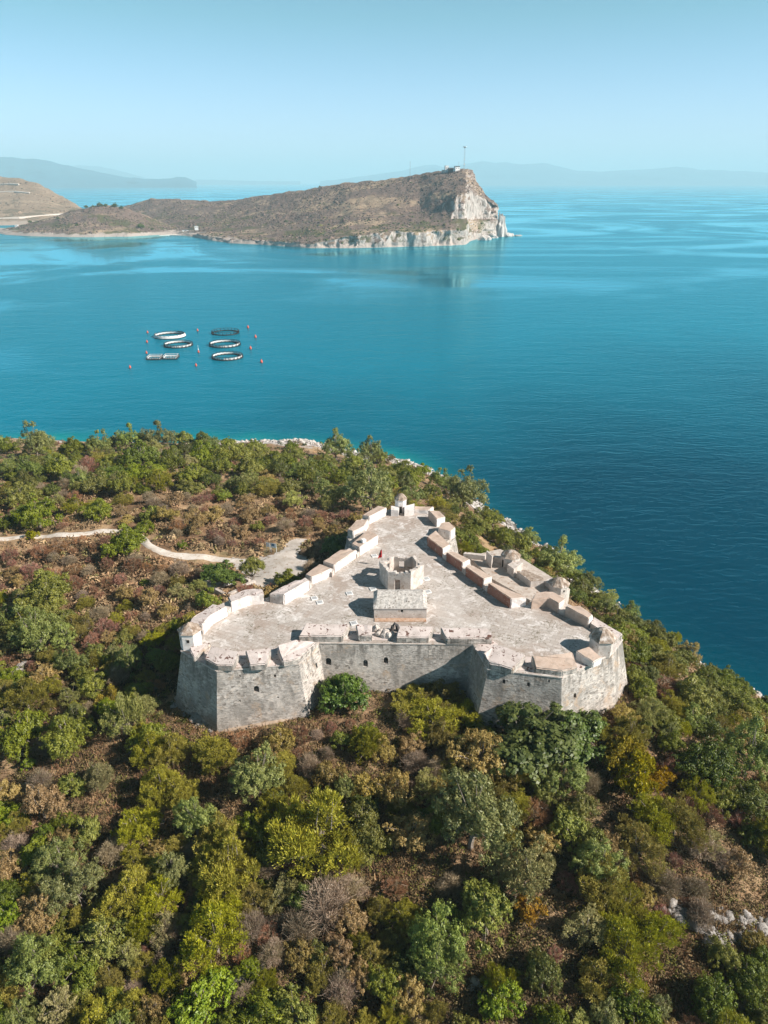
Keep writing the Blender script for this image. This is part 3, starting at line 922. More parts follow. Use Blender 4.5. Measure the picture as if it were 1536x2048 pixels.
# ------------------------------------------------------------------ fortress
fort = empty('stone_fortress', (float(OUTP[:, 0].mean()), float(OUTP[:, 1].mean()), 24.0))
tag(fort, 'grey stone triangular fortress with three bastions on the hill', 'fortress')
FO = Vector(fort.location)


def fpart(mb, name, mat, parent=None, label=None, smooth=False, bevel=0.0):
    """part built in world coordinates, parented to the fortress (or to one of its parts, all at the fortress origin)"""
    o = mb.build(name, mat, None, smooth=smooth, bevel=bevel)
    o.data.transform(Matrix.Translation(-FO))
    o.parent = parent or fort
    if label: o['label'] = label
    return o


def offset_poly(P_, d):
    n = len(P_); R_ = []
    for i in range(n):
        a, b, c = P_[i - 1], P_[i], P_[(i + 1) % n]
        e1 = (b - a) / np.linalg.norm(b - a); e2 = (c - b) / np.linalg.norm(c - b)
        n1 = np.array([e1[1], -e1[0]]); n2 = np.array([e2[1], -e2[0]])
        m = n1 + n2; m /= np.linalg.norm(m)
        s = min(1.0 / max(m @ n1, 0.35), 2.0)
        R_.append(b + m * d * s)
    return np.array(R_)


area = 0.5 * np.sum(OUTP[:, 0] * np.roll(OUTP[:, 1], -1) - np.roll(OUTP[:, 0], -1) * OUTP[:, 1])
OC = OUTP if area > 0 else OUTP[::-1]        # counter-clockwise: outward normal = (ey, -ex)
BATTER = 0.19
ZB = 14.0
foot = offset_poly(OC, (T - ZB) * BATTER)
body = MB()
body.prism([(p[0], p[1], T - 0.03) for p in OC], bottom=[(q[0], q[1], ZB) for q in foot])
body_o = body.build('fort_solid', M['wall'])
# gun loops cut right through into the wall
cut = MB()


def on_wall(px, py):
    """first point of the battered walls seen at px,py + its outward direction"""
    d = ray(px, py); best = None
    n = len(OC)
    for i in range(n):
        a = np.array([*OC[i], T]); b = np.array([*OC[(i + 1) % n], T]); f_ = np.array([*foot[i], ZB])
        nn = np.cross(b - a, f_ - a); nn /= np.linalg.norm(nn)
        den = nn @ d
        if abs(den) < 1e-6: continue
        t = nn @ (a - CAMP) / den
        p = CAMP + t * d
        if not (ZB < p[2] < T): continue
        ab = (b - a)[:2]; u = ((p - a)[:2] @ ab) / (ab @ ab)
        if -0.05 < u < 1.05 and t > 0 and (best is None or t < best[0]):
            best = (t, p, ab / np.linalg.norm(ab))
    return best


LOOPS = [(657, 1324, .9, 1.2), (731, 1327, .75, 1.2), (772, 1321, .7, 1.1), (513, 1379, .8, 1.0), (550, 1352, .3, .55), (1008, 1363, .4, .7), (1057, 1369, .4, .7), (1150, 1392, .6, .8),
         (1098, 1362, .25, .5), (633, 1331, .45, 1.0), (698, 1336, .2, .3), (480, 1352, .2, .3), (556, 1395, .22, .25), (480, 1402, .22, .25)]
for px, py, w, h in LOOPS:
    b = on_wall(px, py)
    if b is None: continue
    _, p, e = b
    out = np.array([e[1], -e[0]])
    ring = []
    for k in range(9):
        an = math.pi * k / 8
        ring.append((w / 2 * math.cos(an), h * .2 + w / 2 * math.sin(an)))
    ring += [(-w / 2, -h * .5), (w / 2, -h * .5)]
    A_ = [(p[0] + e[0] * u + out[0] * .8, p[1] + e[1] * u + out[1] * .8, p[2] + v) for u, v in ring]
    B_ = [(p[0] + e[0] * u - out[0] * 1.3, p[1] + e[1] * u - out[1] * 1.3, p[2] + v) for u, v in ring]
    cut.prism(A_, bottom=B_)
cut_o = cut.build('cutter', M['dark'])
body_o.data.materials.append(M['dark'])
md = body_o.modifiers.new('b', 'BOOLEAN'); md.operation = 'DIFFERENCE'; md.object = cut_o; md.solver = 'EXACT'
dg = bpy.context.evaluated_depsgraph_get()
me_cut = bpy.data.meshes.new_from_object(body_o.evaluated_get(dg))
bpy.data.objects.remove(body_o); bpy.data.objects.remove(cut_o)
# split the wall ring into three bastions and three curtain walls
n_o = len(OUT)
orig = OUTP
GRP = {}
def grp_of(i):      # i = index of the edge OUT[i] -> OUT[i+1]
    if i in (0, 1, 2, 38, 39, 40): return ('bastion', 'front left bastion with dark western face')
    if i == 3: return ('curtain_wall', 'front curtain wall with three arched gun loops')
    if 4 <= i <= 13: return ('bastion', 'front right bastion')
    if 14 <= i <= 16: return ('curtain_wall', 'eastern curtain wall beside the outer court')
    if 17 <= i <= 31: return ('bastion', 'rear bastion at the far tip of the fortress')
    return ('curtain_wall', 'western curtain wall above the path')
bmw = bmesh.new(); bmw.from_mesh(me_cut)
sets = {}
for f in bmw.faces:
    c = f.calc_center_median()
    if f.normal.z > 0.9 and c.z > T - 0.5 or f.normal.z < -0.9 and c.z < ZB + .5: continue
    best = None
    for i in range(n_o):
        a = orig[i]; b = orig[(i + 1) % n_o]; ab = b - a
        p = np.array([c.x, c.y])
        t = np.clip((p - a) @ ab / (ab @ ab), 0, 1)
        dd = np.linalg.norm(p - a - t * ab)
        m_ = abs((f.normal.xy.normalized() if f.normal.xy.length > 1e-4 else Vector((1, 0))).dot(Vector((ab[1], -ab[0])).normalized()))
        sc_ = dd + 3 * (1 - m_)
        if best is None or sc_ < best[0]: best = (sc_, i)
    sets.setdefault(grp_of(best[1]), []).append(f)
for (nm, lb), fs in sets.items():
    b2 = bmesh.new(); vm = {}
    for f in fs:
        vs = []
        for v in f.verts:
            if v not in vm: vm[v] = b2.verts.new(v.co)
            vs.append(vm[v])
        try: b2.faces.new(vs)
        except ValueError: pass
    mb = MB(); mb.bm.free(); mb.bm = b2
    fpart(mb, nm, M['wall'], label=lb)
bmw.free()
fl = MB()
vs = [fl.bm.verts.new((p[0], p[1], T)) for p in OC]
fl.bm.faces.new(vs)
fo_ = fpart(fl, 'terrace', M['floor'], label='paved stone terrace roof')

# string course along the wall heads
sc = MB()
o1 = offset_poly(OC, 0.14); o0 = offset_poly(OC, -0.1)
for i in range(len(OC)):
    j = (i + 1) % len(OC)
    e = OC[j] - OC[i]
    if np.linalg.norm(e) < 1.0: continue
    sc.prism([(*o0[i], T - .01), (*o1[i], T - .05), (*o1[j], T - .05), (*o0[j], T - .01)], bottom=[(*o0[i], T - .26), (*o1[i], T - .22), (*o1[j], T - .22), (*o0[j], T - .26)])
fpart(sc, 'string_course', M['stone_pale'])


def merlon(inn, out, hi, ho, mats, name='merlon', label=None):
    """parapet block: inn = top corners on the terrace side, out = top corners on the wall side (photo places), given heights"""
    pts = [at(x, y, T + hi) for x, y in inn] + [at(x, y, T + ho) for x, y in out]
    top_m, inner_m, outer_m = mats
    bm = MB()
    bm.prism([tuple(p) for p in pts], zb=T - 0.02)
    bmesh.ops.recalc_face_normals(bm.bm, faces=bm.bm.faces)
    bev = [e for e in bm.bm.edges if all(f.normal.z > -0.5 for f in e.link_faces)]
    bmesh.ops.bevel(bm.bm, geom=bev, offset=0.13, segments=2, affect='EDGES')
    bmesh.ops.subdivide_edges(bm.bm, edges=[e for e in bm.bm.edges if e.calc_length() > .9], cuts=3, use_grid_fill=True)
    cx = np.mean(pts, 0)
    ni = len(inn)
    mid_in = np.mean(pts[:ni], 0)
    ind = Vector((mid_in[0] - cx[0], mid_in[1] - cx[1], 0)).normalized()
    # slight weathering of the block
    for v in bm.bm.verts:
        nv = mnoise.noise_vector(v.co * .8) + .7 * mnoise.noise_vector(v.co * 2.1)
        if v.co.z > T + 0.1: v.co += nv * 0.10
    bmesh.ops.recalc_face_normals(bm.bm, faces=bm.bm.faces)
    for f in bm.bm.faces:
        if f.normal.z > 0.6: f.material_index = 0
        elif f.normal.dot(ind) > 0.3: f.material_index = 1
        else: f.material_index = 2
    o = fpart(bm, name, M[top_m], label=label)
    o.data.materials.append(M[inner_m]); o.data.materials.append(M[outer_m])
    return o


FR = ('plaster_pink', 'plaster_pink', 'wall')
merlon([(612, 1246), (700, 1248)], [(684, 1272), (597, 1272)], 1.8, 1.15, FR)
merlon([(712, 1248), (744, 1249)], [(744, 1271), (716, 1271)], 1.8, 1.15, FR)
merlon([(800, 1251), (869, 1252)], [(856, 1275), (792, 1274)], 1.8, 1.1, FR)
merlon([(881, 1254), (975, 1256), (982, 1264)], [(985, 1277), (893, 1277)], 1.8, 1.1, FR)
merlon([(378, 1294), (421, 1283)], [(387, 1315)], 1.3, 0.9, FR)
merlon([(423, 1292), (478, 1302)], [(465, 1331), (434, 1330), (409, 1317)], 1.8, 1.0, FR)
merlon([(490, 1299), (542, 1295)], [(532, 1328), (500, 1330)], 1.8, 1.0, FR)
merlon([(554, 1290), (592, 1278)], [(633, 1284), (597, 1316), (566, 1323)], 1.8, 1.0, FR)
merlon([(967, 1306), (991, 1287), (1052, 1309)], [(1026, 1337), (978, 1326)], 1.8, 1.0, FR)
merlon([(1063, 1309), (1086, 1311), (1120, 1307), (1145, 1303)], [(1155, 1334), (1125, 1342), (1071, 1335)], 1.9, 1.0, ('plaster_tan', 'plaster_tan', 'wall'))
merlon([(1151, 1301), (1177, 1292)], [(1205, 1315), (1187, 1324)], 1.6, 1.1, ('plaster_tan', 'plaster_white', 'plaster_white'))
merlon([(1181, 1247), (1229, 1280)], [(1246, 1268), (1187, 1232)], 0.9, 0.8, ('plaster_pink', 'plaster_tan', 'wall'), 'low_parapet')
EA = ('plaster_tan', 'plaster_tan', 'plaster_white')
merlon([(1130, 1212), (1178, 1237)], [(1187, 1231), (1161, 1211)], 1.9, 1.7, EA)
merlon([(1063, 1199), (1098, 1195.5), (1119, 1208)], [(1131, 1198), (1105, 1182), (1073, 1185)], 1.9, 1.7, EA)
EM = ('plaster_tan', 'plaster_red', 'plaster_white')
merlon([(975, 1166), (1022, 1198)], [(1054, 1195), (987, 1165)], 1.95, 1.75, EM)
merlon([(931, 1133), (967, 1159)], [(984, 1153), (946, 1130)], 1.95, 1.75, EM)
merlon([(892, 1104), (925, 1126)], [(941, 1119), (907, 1102)], 1.95, 1.75, EM)
merlon([(854, 1073.5), (885.5, 1098)], [(901, 1090), (872, 1060)], 1.95, 1.75, EM)
merlon([(901, 1063), (876, 1057), (883, 1045)], [(899, 1043), (911, 1055)], 1.9, 1.75, ('plaster_tan', 'stone_pale', 'plaster_white'))
merlon([(856, 1020), (873, 1038)], [(891, 1033.5), (879, 1022)], 1.9, 1.75, EA)
merlon([(829, 1019), (857, 1021)], [(868, 1013), (829, 1012)], 0.9, 0.9, ('plaster_tan', 'plaster_white', 'plaster_white'), 'low_parapet')
WE = ('plaster_tan', 'plaster_white', 'stone_pale')
merlon([(774, 1015), (738, 1033.5)], [(725, 1029.5), (756, 1011)], 1.8, 1.7, WE)
merlon([(737, 1037), (729, 1052), (706, 1063)], [(695, 1058), (713, 1040)], 1.8, 1.7, WE)
merlon([(757, 1070), (718.6, 1095)], [(703, 1087), (734, 1059.5)], 1.9, 1.75, WE)
merlon([(714, 1099), (668, 1130)], [(646, 1122), (681, 1099)], 1.7, 1.6, WE)
merlon([(664, 1137), (623, 1155)], [(610, 1148), (640, 1127)], 1.5, 1.4, WE)
merlon([(619, 1160), (568, 1190)], [(538, 1187), (590, 1160)], 2.0, 1.8, ('plaster_pink', 'plaster_white', 'stone_pale'))
merlon([(527, 1189), (501, 1191), (461, 1205)], [(456, 1194), (490, 1178), (525, 1177)], 1.9, 1.7, ('plaster_pink', 'plaster_white', 'stone_pale'))
merlon([(455, 1212), (422, 1230), (405, 1250)], [(378, 1247), (382, 1237), (425, 1208)], 1.9, 1.7, ('plaster_pink', 'plaster_white', 'stone_pale'))
# low sills joining the blocks on the two long sides and across the front
def sill(px_in, px_out, h, mat='plaster_white'):
    a = [at(x, y, T + h) for x, y in px_in]; b = [at(x, y, T + h * .8) for x, y in px_out]
    bm = MB(); bm.prism([tuple(p) for p in a + b], zb=T - .03)
    fpart(bm, 'embrasure_sill', M[mat])
for pin, pout in (([(378, 1296), (423, 1300)], [(434, 1334), (384, 1314)]), ([(470, 1302), (560, 1297)], [(560, 1331), (462, 1334)]), ([(548, 1296), (592, 1290)], [(590, 1322), (528, 1332)]),
                  ([(692, 1262), (726, 1262)], [(728, 1279), (676, 1279)]), ([(740, 1264), (806, 1264)], [(806, 1280), (738, 1280)]), ([(860, 1265), (900, 1265)], [(904, 1281), (846, 1281)]),
                  ([(1036, 1312), (1084, 1316)], [(1080, 1343), (1016, 1338)]), ([(1138, 1314), (1176, 1308)], [(1196, 1324), (1130, 1346)]), ([(970, 1270), (996, 1288)], [(984, 1322), (950, 1298)])):
    sill(pin, pout, .06, 'plaster_pink')

MER = [o for o in fort.children if o.name.startswith('merlon')]
def link_wall(a_in, a_out, b_in, b_out, h=.95):
    q = [at(*a_in, T + 1.9)[:2], at(*b_in, T + 1.9)[:2], at(*b_out, T + 1.7)[:2], at(*a_out, T + 1.7)[:2]]
    b = MB(); b.prism([(p[0], p[1], T + h) for p in q], zb=T - .02)
    fpart(b, 'embrasure_sill', M['stone_pale'])
for A_, B_, C_, D_ in (((975, 1166), (987, 1165), (967, 1159), (984, 1153)), ((931, 1133), (946, 1130), (925, 1126), (941, 1119)), ((892, 1104), (907, 1102), (885.5, 1098), (901, 1090)),
                       ((757, 1070), (734, 1059.5), (729, 1052), (706, 1063)), ((718.6, 1095), (703, 1087), (714, 1099), (681, 1099)), ((668, 1130), (646, 1122), (664, 1137), (640, 1127)), ((623, 1155), (610, 1148), (619, 1160), (590, 1160)),
                       ((461, 1205), (456, 1194), (455, 1212), (425, 1208)), ((738, 1033.5), (725, 1029.5), (737, 1037), (713, 1040)), ((1119, 1208), (1131, 1198), (1130, 1212), (1161, 1211))):
    link_wall(A_, B_, C_, D_)

# sentry turrets


def turret(px, py, z, r, h, roof_h, n, mat, rmat, label, win=(), door=None, rot=0.0, dome=.6):
    p = at(px, py, z)
    c = (p[0], p[1], z)
    w = MB(); w.lathe([(r, -0.3), (r, h), (r * 1.07, h + .02), (r * 1.07, h + .2)], n, c, rot)
    t = fpart(w, 'turret', M[mat], label=label)
    rf = MB()
    bul = dome
    prof = [(r * 1.13, h + .204), (r * (.86 + .08 * bul), h + .204 + roof_h * .28), (r * (.56 + .14 * bul), h + .2 + roof_h * .56), (r * (.26 + .14 * bul), h + .2 + roof_h * .82), (0.0, h + .2 + roof_h)]
    rf.lathe(prof, n, c, rot)
    bmesh.ops.subdivide_edges(rf.bm, edges=list(rf.bm.edges), cuts=2, use_grid_fill=True)
    for v in rf.bm.verts:
        if v.co.z > z + h + .3: v.co += mnoise.noise_vector(v.co * 1.3) * .1
    fpart(rf, 'roof', M[rmat], t)
    for an, zz, ww, hh in win:
        a = math.radians(an); d = r * math.cos(math.pi / n) + .003
        b = MB(); b.box((c[0] + math.cos(a) * d, c[1] + math.sin(a) * d, z + zz), (.06, ww, hh), a)
        b.bm.verts.ensure_lookup_table()
        b.lathe([(ww / 2, 0), (ww / 2, .06)], 10, (0, 0, 0)) if False else None
        fpart(b, 'window', M['dark'], t)
        f = MB(); f.box((c[0] + math.cos(a) * d, c[1] + math.sin(a) * d, z + zz + hh / 2 + .05), (.1, ww + .16, .1), a)
        fpart(f, 'lintel', M['stone_pale'], t)
        f = MB(); f.box((c[0] + math.cos(a) * d, c[1] + math.sin(a) * d, z + zz - hh / 2 - .05), (.12, ww + .16, .1), a)
        fpart(f, 'window_sill', M['stone_pale'], t)
    if door:
        an, ww, hh = door
        a = math.radians(an); d = r * math.cos(math.pi / n) + .003
        b = MB(); b.box((c[0] + math.cos(a) * d, c[1] + math.sin(a) * d, z + hh / 2), (.06, ww, hh), a)
        fpart(b, 'doorway', M['dark'], t)
        f = MB()
        for s in (-1, 1):
            f.box((c[0] + math.cos(a) * d - math.sin(a) * s * (ww / 2 + .06), c[1] + math.sin(a) * d + math.cos(a) * s * (ww / 2 + .06), z + hh / 2), (.12, .12, hh), a)
        f.box((c[0] + math.cos(a) * d, c[1] + math.sin(a) * d, z + hh + .07), (.12, ww + .24, .14), a)
        fpart(f, 'door_frame', M['stone_pale'], t)
    return t


turret(383, 1290, T, 1.75, 2.7, 1.35, 6, 'plaster_white', 'stone_roof', 'white turret with cone of stone slabs on the left bastion', dome=0.0, win=[(-90, 1.7, .42, .55), (-150, 1.7, .3, .5)], rot=math.radians(0))
turret(1201, 1300, T, 1.95, 2.3, 1.7, 6, 'stone_pale', 'stone_roof', 'stone turret with ribbed brown dome on the right bastion', rot=math.radians(0))
turret(801, 1021, T, 1.35, 2.7, 1.35, 8, 'plaster_white', 'stone_roof', 'white turret with small arched doorway at the far tip', door=(-90, .55, 1.5), rot=math.radians(22.5))
turret(1020, 1131, 31.6, 1.8, 2.1, 1.2, 8, 'stone_pale', 'stone_roof', 'domed turret with dark doorway in the outer court', door=(-157.5, .55, 1.6), rot=math.radians(0))
turret(1116, 1186, 31.0, 1.8, 1.9, 1.2, 8, 'stone_pale', 'stone_roof', 'domed turret at the corner of the outer court', win=[(-67.5, 1.3, .3, .4)], rot=math.radians(0))
# shoulders of the far turret
for pts in ([(782, 1011), (798, 1015), (797, 1021), (782, 1020)], [(809, 1012), (829, 1007), (829, 1018), (809, 1020)]):
    b = MB(); b.prism([tuple(at(x, y, T + 1.5)) for x, y in pts], zb=T - .02)
    fpart(b, 'turret_wing', M['plaster_white'])

# outer court east of the fortress
b = MB(); b.prism([(p[0], p[1], 31.6) for p in COURT], zb=16.0)
b.bm.faces.ensure_lookup_table()
fc = fpart(b, 'outer_court', M['court'], label='lower walled court with two domed turrets')
def court_block(pts, zt, zb, mat, name='court_wall', top=None):
    b = MB(); b.prism([tuple(at(x, y, zt)) for x, y in pts], zb=zb)
    bmesh.ops.recalc_face_normals(b.bm, faces=b.bm.faces)
    for f in b.bm.faces:
        if f.normal.z > .6: f.material_index = 1
    o = fpart(b, name, M[mat], fc)
    o.data.materials.append(M[top or mat])
court_block([(1015, 1129), (1028, 1138), (1046, 1125), (1035, 1118)], 33.4, 22, 'stone_pale')
court_block([(1034, 1142), (1062, 1163), (1088, 1161), (1086, 1155), (1051, 1140)], 32.9, 22, 'stone_pale', 'court_wall', 'stone_roof')
court_block([(1090, 1163), (1108, 1174), (1118, 1168), (1098, 1155)], 32.5, 22, 'stone_pale')
court_block([(927, 1107), (970, 1112), (972, 1108), (930, 1104)], 32.7, 22, 'stone_pale')
court_block([(973, 1102), (984, 1113), (986, 1110), (975, 1101)], 34.2, 22, 'stone_pale', 'ruined_arch')
court_block([(985, 1114), (1006, 1116), (1006, 1112), (985, 1111)], 32.9, 22, 'stone_pale')

# six sided roofless guard tower
NLp = at(776, 1181, T); NRp = at(821, 1184, T)
e = (NRp - NLp)[:2]; s_len = np.linalg.norm(e); e /= s_len
nrm = np.array([-e[1], e[0]])
hc = (NLp + NRp)[:2] / 2 + nrm * s_len * math.sqrt(3) / 2
ang0 = math.atan2(-nrm[1], -nrm[0])
HR = s_len
tower_w = MB()
wt = .55; TH = 3.75


def hexv(r, k): a = ang0 - math.pi / 6 + k * math.pi / 3; return np.array([hc[0] + r * math.cos(a), hc[1] + r * math.sin(a)])


def wall_piece(mb, a0, a1, b0, b1, u0, u1, z0, z1, z1b=None):
    """piece of a wall whose outer line a0-a1 and inner line b0-b1; u along, z up"""
    pa = a0 + (a1 - a0) * u0; pb = a0 + (a1 - a0) * u1; qa = b0 + (b1 - b0) * u0; qb = b0 + (b1 - b0) * u1
    z1b = z1 if z1b is None else z1b
    mb.prism([(*pa, z1), (*pb, z1b), (*qb, z1b), (*qa, z1)], bottom=[(*pa, z0), (*pb, z0), (*qb, z0), (*qa, z0)])


TB = T - .02
heights = [3.75, 3.9, 3.7, 3.4, 3.6, 3.8]
for k in range(6):
    a0, a1 = hexv(HR, k), hexv(HR, k + 1); b0, b1 = hexv(HR - wt / .866, k), hexv(HR - wt / .866, k + 1)
    h = heights[k]
    if k == 0:      # wall towards the camera with the doorway
        wall_piece(tower_w, a0, a1, b0, b1, 0, .29, TB, T + h)
        wall_piece(tower_w, a0, a1, b0, b1, .54, 1, TB, T + h)
        wall_piece(tower_w, a0, a1, b0, b1, .29, .54, T + 2.35, T + h - .15)
    elif k == 3:    # far wall with window
        wall_piece(tower_w, a0, a1, b0, b1, 0, .45, TB, T + h, T + h - .2)
        wall_piece(tower_w, a0, a1, b0, b1, .45, .72, TB, T + 1.2)
        wall_piece(tower_w, a0, a1, b0, b1, .72, 1, TB, T + h - .3, T + h)
        wall_piece(tower_w, a0, a1, b0, b1, .45, .72, T + 2.6, T + h - .3)
    elif k == 4:
        wall_piece(tower_w, a0, a1, b0, b1, 0, .4, TB, T + h)
        wall_piece(tower_w, a0, a1, b0, b1, .4, .68, TB, T + 1.3)
        wall_piece(tower_w, a0, a1, b0, b1, .4, .68, T + 2.8, T + h - .3)
        wall_piece(tower_w, a0, a1, b0, b1, .68, 1, TB, T + h)
    elif k == 2:
        wall_piece(tower_w, a0, a1, b0, b1, 0, .35, TB, T + h, T + h - .2)
        wall_piece(tower_w, a0, a1, b0, b1, .35, .5, TB, T + h - 1.2)
        wall_piece(tower_w, a0, a1, b0, b1, .5, 1, TB, T + h - .2, T + h)
    else:
        wall_piece(tower_w, a0, a1, b0, b1, 0, 1, TB, T + h, T + heights[(k + 1) % 6])
tw = fpart(tower_w, 'guard_tower', M['stone_pale'], label='roofless six sided stone tower with a doorway')
cp_ = MB()
for k in range(6):
    a0, a1 = hexv(HR + .03, k), hexv(HR + .03, k + 1); b0, b1 = hexv(HR - wt / .866 - .03, k), hexv(HR - wt / .866 - .03, k + 1)
    m_ = 9
    for q in range(m_):
        if random.random() < .1: continue
        hh = heights[k] + (heights[(k + 1) % 6] - heights[k]) * (q + .5) / m_
        if k in (3, 4, 2, 0): hh = heights[k] - (.15 if k != 0 else 0) - (.25 if 3 <= q <= 6 else 0)
        if k == 2 and 3 <= q <= 4: continue
        wall_piece(cp_, a0, a1, b0, b1, q / m_ - .006, (q + 1) / m_ + .006, T + hh - .3, T + hh + random.uniform(.05, .3))
fpart(cp_, 'broken_coping', M['stone_pale'], tw)
f = MB(); f.prism([(*hexv(HR - .5, k), T + .03) for k in range(6)], zb=T - .01)
fpart(f, 'tower_floor', M['court'], tw)
pil = MB()
pr = hexv(HR - .9, 1) * .55 + hexv(HR - .9, 2) * .45
pil.box((pr[0], pr[1], T + 1.6), (.5, .6, 3.2), .5)
fpart(pil, 'broken_pier', M['stone_pale'], tw)

# small vaulted house
h0 = at(748, 1237, T); h1 = at(853, 1237, T)
hw = h1[0] - h0[0]; hd = 5.6; hh = 2.0; rh = 1.75
hx0, hy0 = h0[0], h0[1]
hs = MB()
# front wall with a small square window, side gables, back wall
def hb_(x0, x1, y0, y1, z0, z1): hs.box((hx0 + (x0 + x1) / 2, hy0 + (y0 + y1) / 2, (z0 + z1) / 2), (x1 - x0, y1 - y0, z1 - z0))
wx = hw * .53
hb_(0, wx - .2, 0, .5, T - .02, T + hh); hb_(wx + .2, hw, 0, .5, T - .02, T + hh)
hb_(wx - .2, wx + .2, 0, .5, T - .02, T + 1.15); hb_(wx - .2, wx + .2, 0, .5, T + 1.7, T + hh)
hb_(0, hw, hd - .5, hd, T - .02, T + hh)
for x0 in (0, hw - .5):
    hs.prism([(hx0 + x0, hy0 + .502, T + hh), (hx0 + x0 + .5, hy0 + .502, T + hh), (hx0 + x0 + .5, hy0 + hd - .502, T + hh), (hx0 + x0, hy0 + hd - .502, T + hh)], zb=T - .02)
house = fpart(hs, 'vaulted_house', M['stone_pale'], label='small stone house with a stone slab roof on the terrace')
rf = MB()
nseg = 10
prof = []
for k in range(nseg + 1):
    u = k / nseg
    yy = -.12 + (hd + .24) * u
    zz = hh + .003 + rh * (1 - abs(2 * u - 1) ** 1.5)
    prof.append((yy, zz))
ringL = []
nx_ = 14
gridv = []
for i in range(nx_ + 1):
    xx = -.1 + (hw + .2) * i / nx_
    inset = 0
    row = []
    for yy, zz in prof:
        k_ = min(1, min(i, nx_ - i) / 1.2 + .55) if zz > hh + .1 else 1
        v = Vector((hx0 + xx, hy0 + yy, T + hh + (zz - hh) * k_))
        if zz > hh + .2: v += mnoise.noise_vector(v * 1.2) * .09
        row.append(rf.bm.verts.new(v))
    gridv.append(row)
for i in range(nx_):
    for j in range(nseg):
        rf.bm.faces.new((gridv[i][j], gridv[i + 1][j], gridv[i + 1][j + 1], gridv[i][j + 1]))
for i in (0, nx_):
    rf.bm.faces.new(gridv[i])
rf.bm.faces.new([r[0] for r in gridv] + [r[-1] for r in gridv[::-1]])
fpart(rf, 'roof', M['slab_roof'], house)
b = MB(); b.box((hx0 + wx, hy0 + .42, T + 1.42), (.4, .04, .55)); fpart(b, 'window', M['dark'], house)
b = MB(); b.box((hx0 + hw / 2, hy0 - .55, T + .05), (hw - .2, 1.0, .14)); fpart(b, 'rusty_step', M['rust'], house)
b = MB(); b.box((hx0 + hw / 2, hy0 - .05, T + hh - .02), (hw + .16, .16, .12)); fpart(b, 'eave', M['stone_pale'], house)
# ruined middle of the front parapet
for (px, py, s) in ((752, 1258, .7), (762, 1262, .5), (772, 1264, .6), (783, 1268, .45), (757, 1268, .5), (768, 1270, .7), (778, 1272, .6)):
    p = at(px, py, T + .3)
    b = MB(); bmesh.ops.create_icosphere(b.bm, subdivisions=2, radius=s, matrix=Matrix.Translation(p))
    for v in b.bm.verts: v.co += mnoise.noise_vector(v.co * 1.7) * .28
    fpart(b, 'parapet_rubble', M['stone_pale'])
p = at(789, 1262, T)
b = MB(); b.tube([(p[0] - .5, p[1], T), (p[0] - .3, p[1], T + .9), (p[0], p[1], T + 1.5), (p[0] + .4, p[1] + .1, T + 1.0), (p[0] + .6, p[1], T)], [.32, .3, .26, .3, .36], 7)
fpart(b, 'broken_pillar', M['dark_roof'], label='dark broken stump on the front parapet')
# chimney stub on a western merlon, roof lights in the terrace
b = MB(); p = at(727, 1083, T + 2.0); b.box((p[0], p[1], T + 2.15), (.8, .8, .8), .6); fpart(b, 'vent_stack', M['plaster_white'])
for px, py in ((746, 1178), (699, 1187), (853, 1158), (856, 1184), (749, 1112), (629, 1197), (708, 1247), (640, 1205)):
    p = at(px, py, T)
    b = MB(); b.box((p[0], p[1], T + .06), (1.15, 1.15, .14), .3)
    s_ = fpart(b, 'skylight', M['white_paint'])
    b = MB(); b.box((p[0], p[1], T + .14), (.8, .8, .03), .3)
    fpart(b, 'grate', M['steel'], s_)

# flag on a pole beside the tower
fp = at(764, 1131, T)
flag = empty('flag', (fp[0], fp[1], T)); tag(flag, 'small red flag hanging limp on a thin pole by the six sided tower', 'flag')
MB().tube([(0, 0, 0), (0, 0, 3.9)], [.035, .025], 6).build('pole', M['steel'], flag)
g = MB(); nx_, nz_ = 6, 10
gv = [[g.bm.verts.new((-.03 - .75 * i / nx_ * (.35 + .65 * (j / nz_)), .10 * math.sin(i * 1.5 + j * .3), 3.5 - 1.7 * j / nz_ - .25 * i / nx_)) for j in range(nz_ + 1)] for i in range(nx_ + 1)]
for i in range(nx_):
    for j in range(nz_): g.bm.faces.new((gv[i][j], gv[i + 1][j], gv[i + 1][j + 1], gv[i][j + 1]))
cloth = g.build('cloth', M['red_cloth'], flag, smooth=True)
g = MB()
for sgn in (-1, 1):
    ey = -.2
    for poly in ([(0, .05), (.06, .28), (.03, .34), (.12, .30), (.10, .2), (.05, .0)], [(.04, .1), (.22, .22), (.2, .05), (.22, -.02), (.15, -.1), (.04, -.05)], [(0, .0), (.06, -.1), (.05, -.3), (0, -.36)]):
        vs = [g.bm.verts.new((-.36 + sgn * x, ey, 2.55 + z)) for x, z in poly]
        vs2 = [g.bm.verts.new((-.36 + sgn * x, ey + .01, 2.55 + z)) for x, z in poly]
        g.bm.faces.new(vs); g.bm.faces.new(vs2[::-1])
g.build('eagle_emblem', M['black_cloth'], cloth)

# ------------------------------------------------------------------ path, forecourt, planter, boards


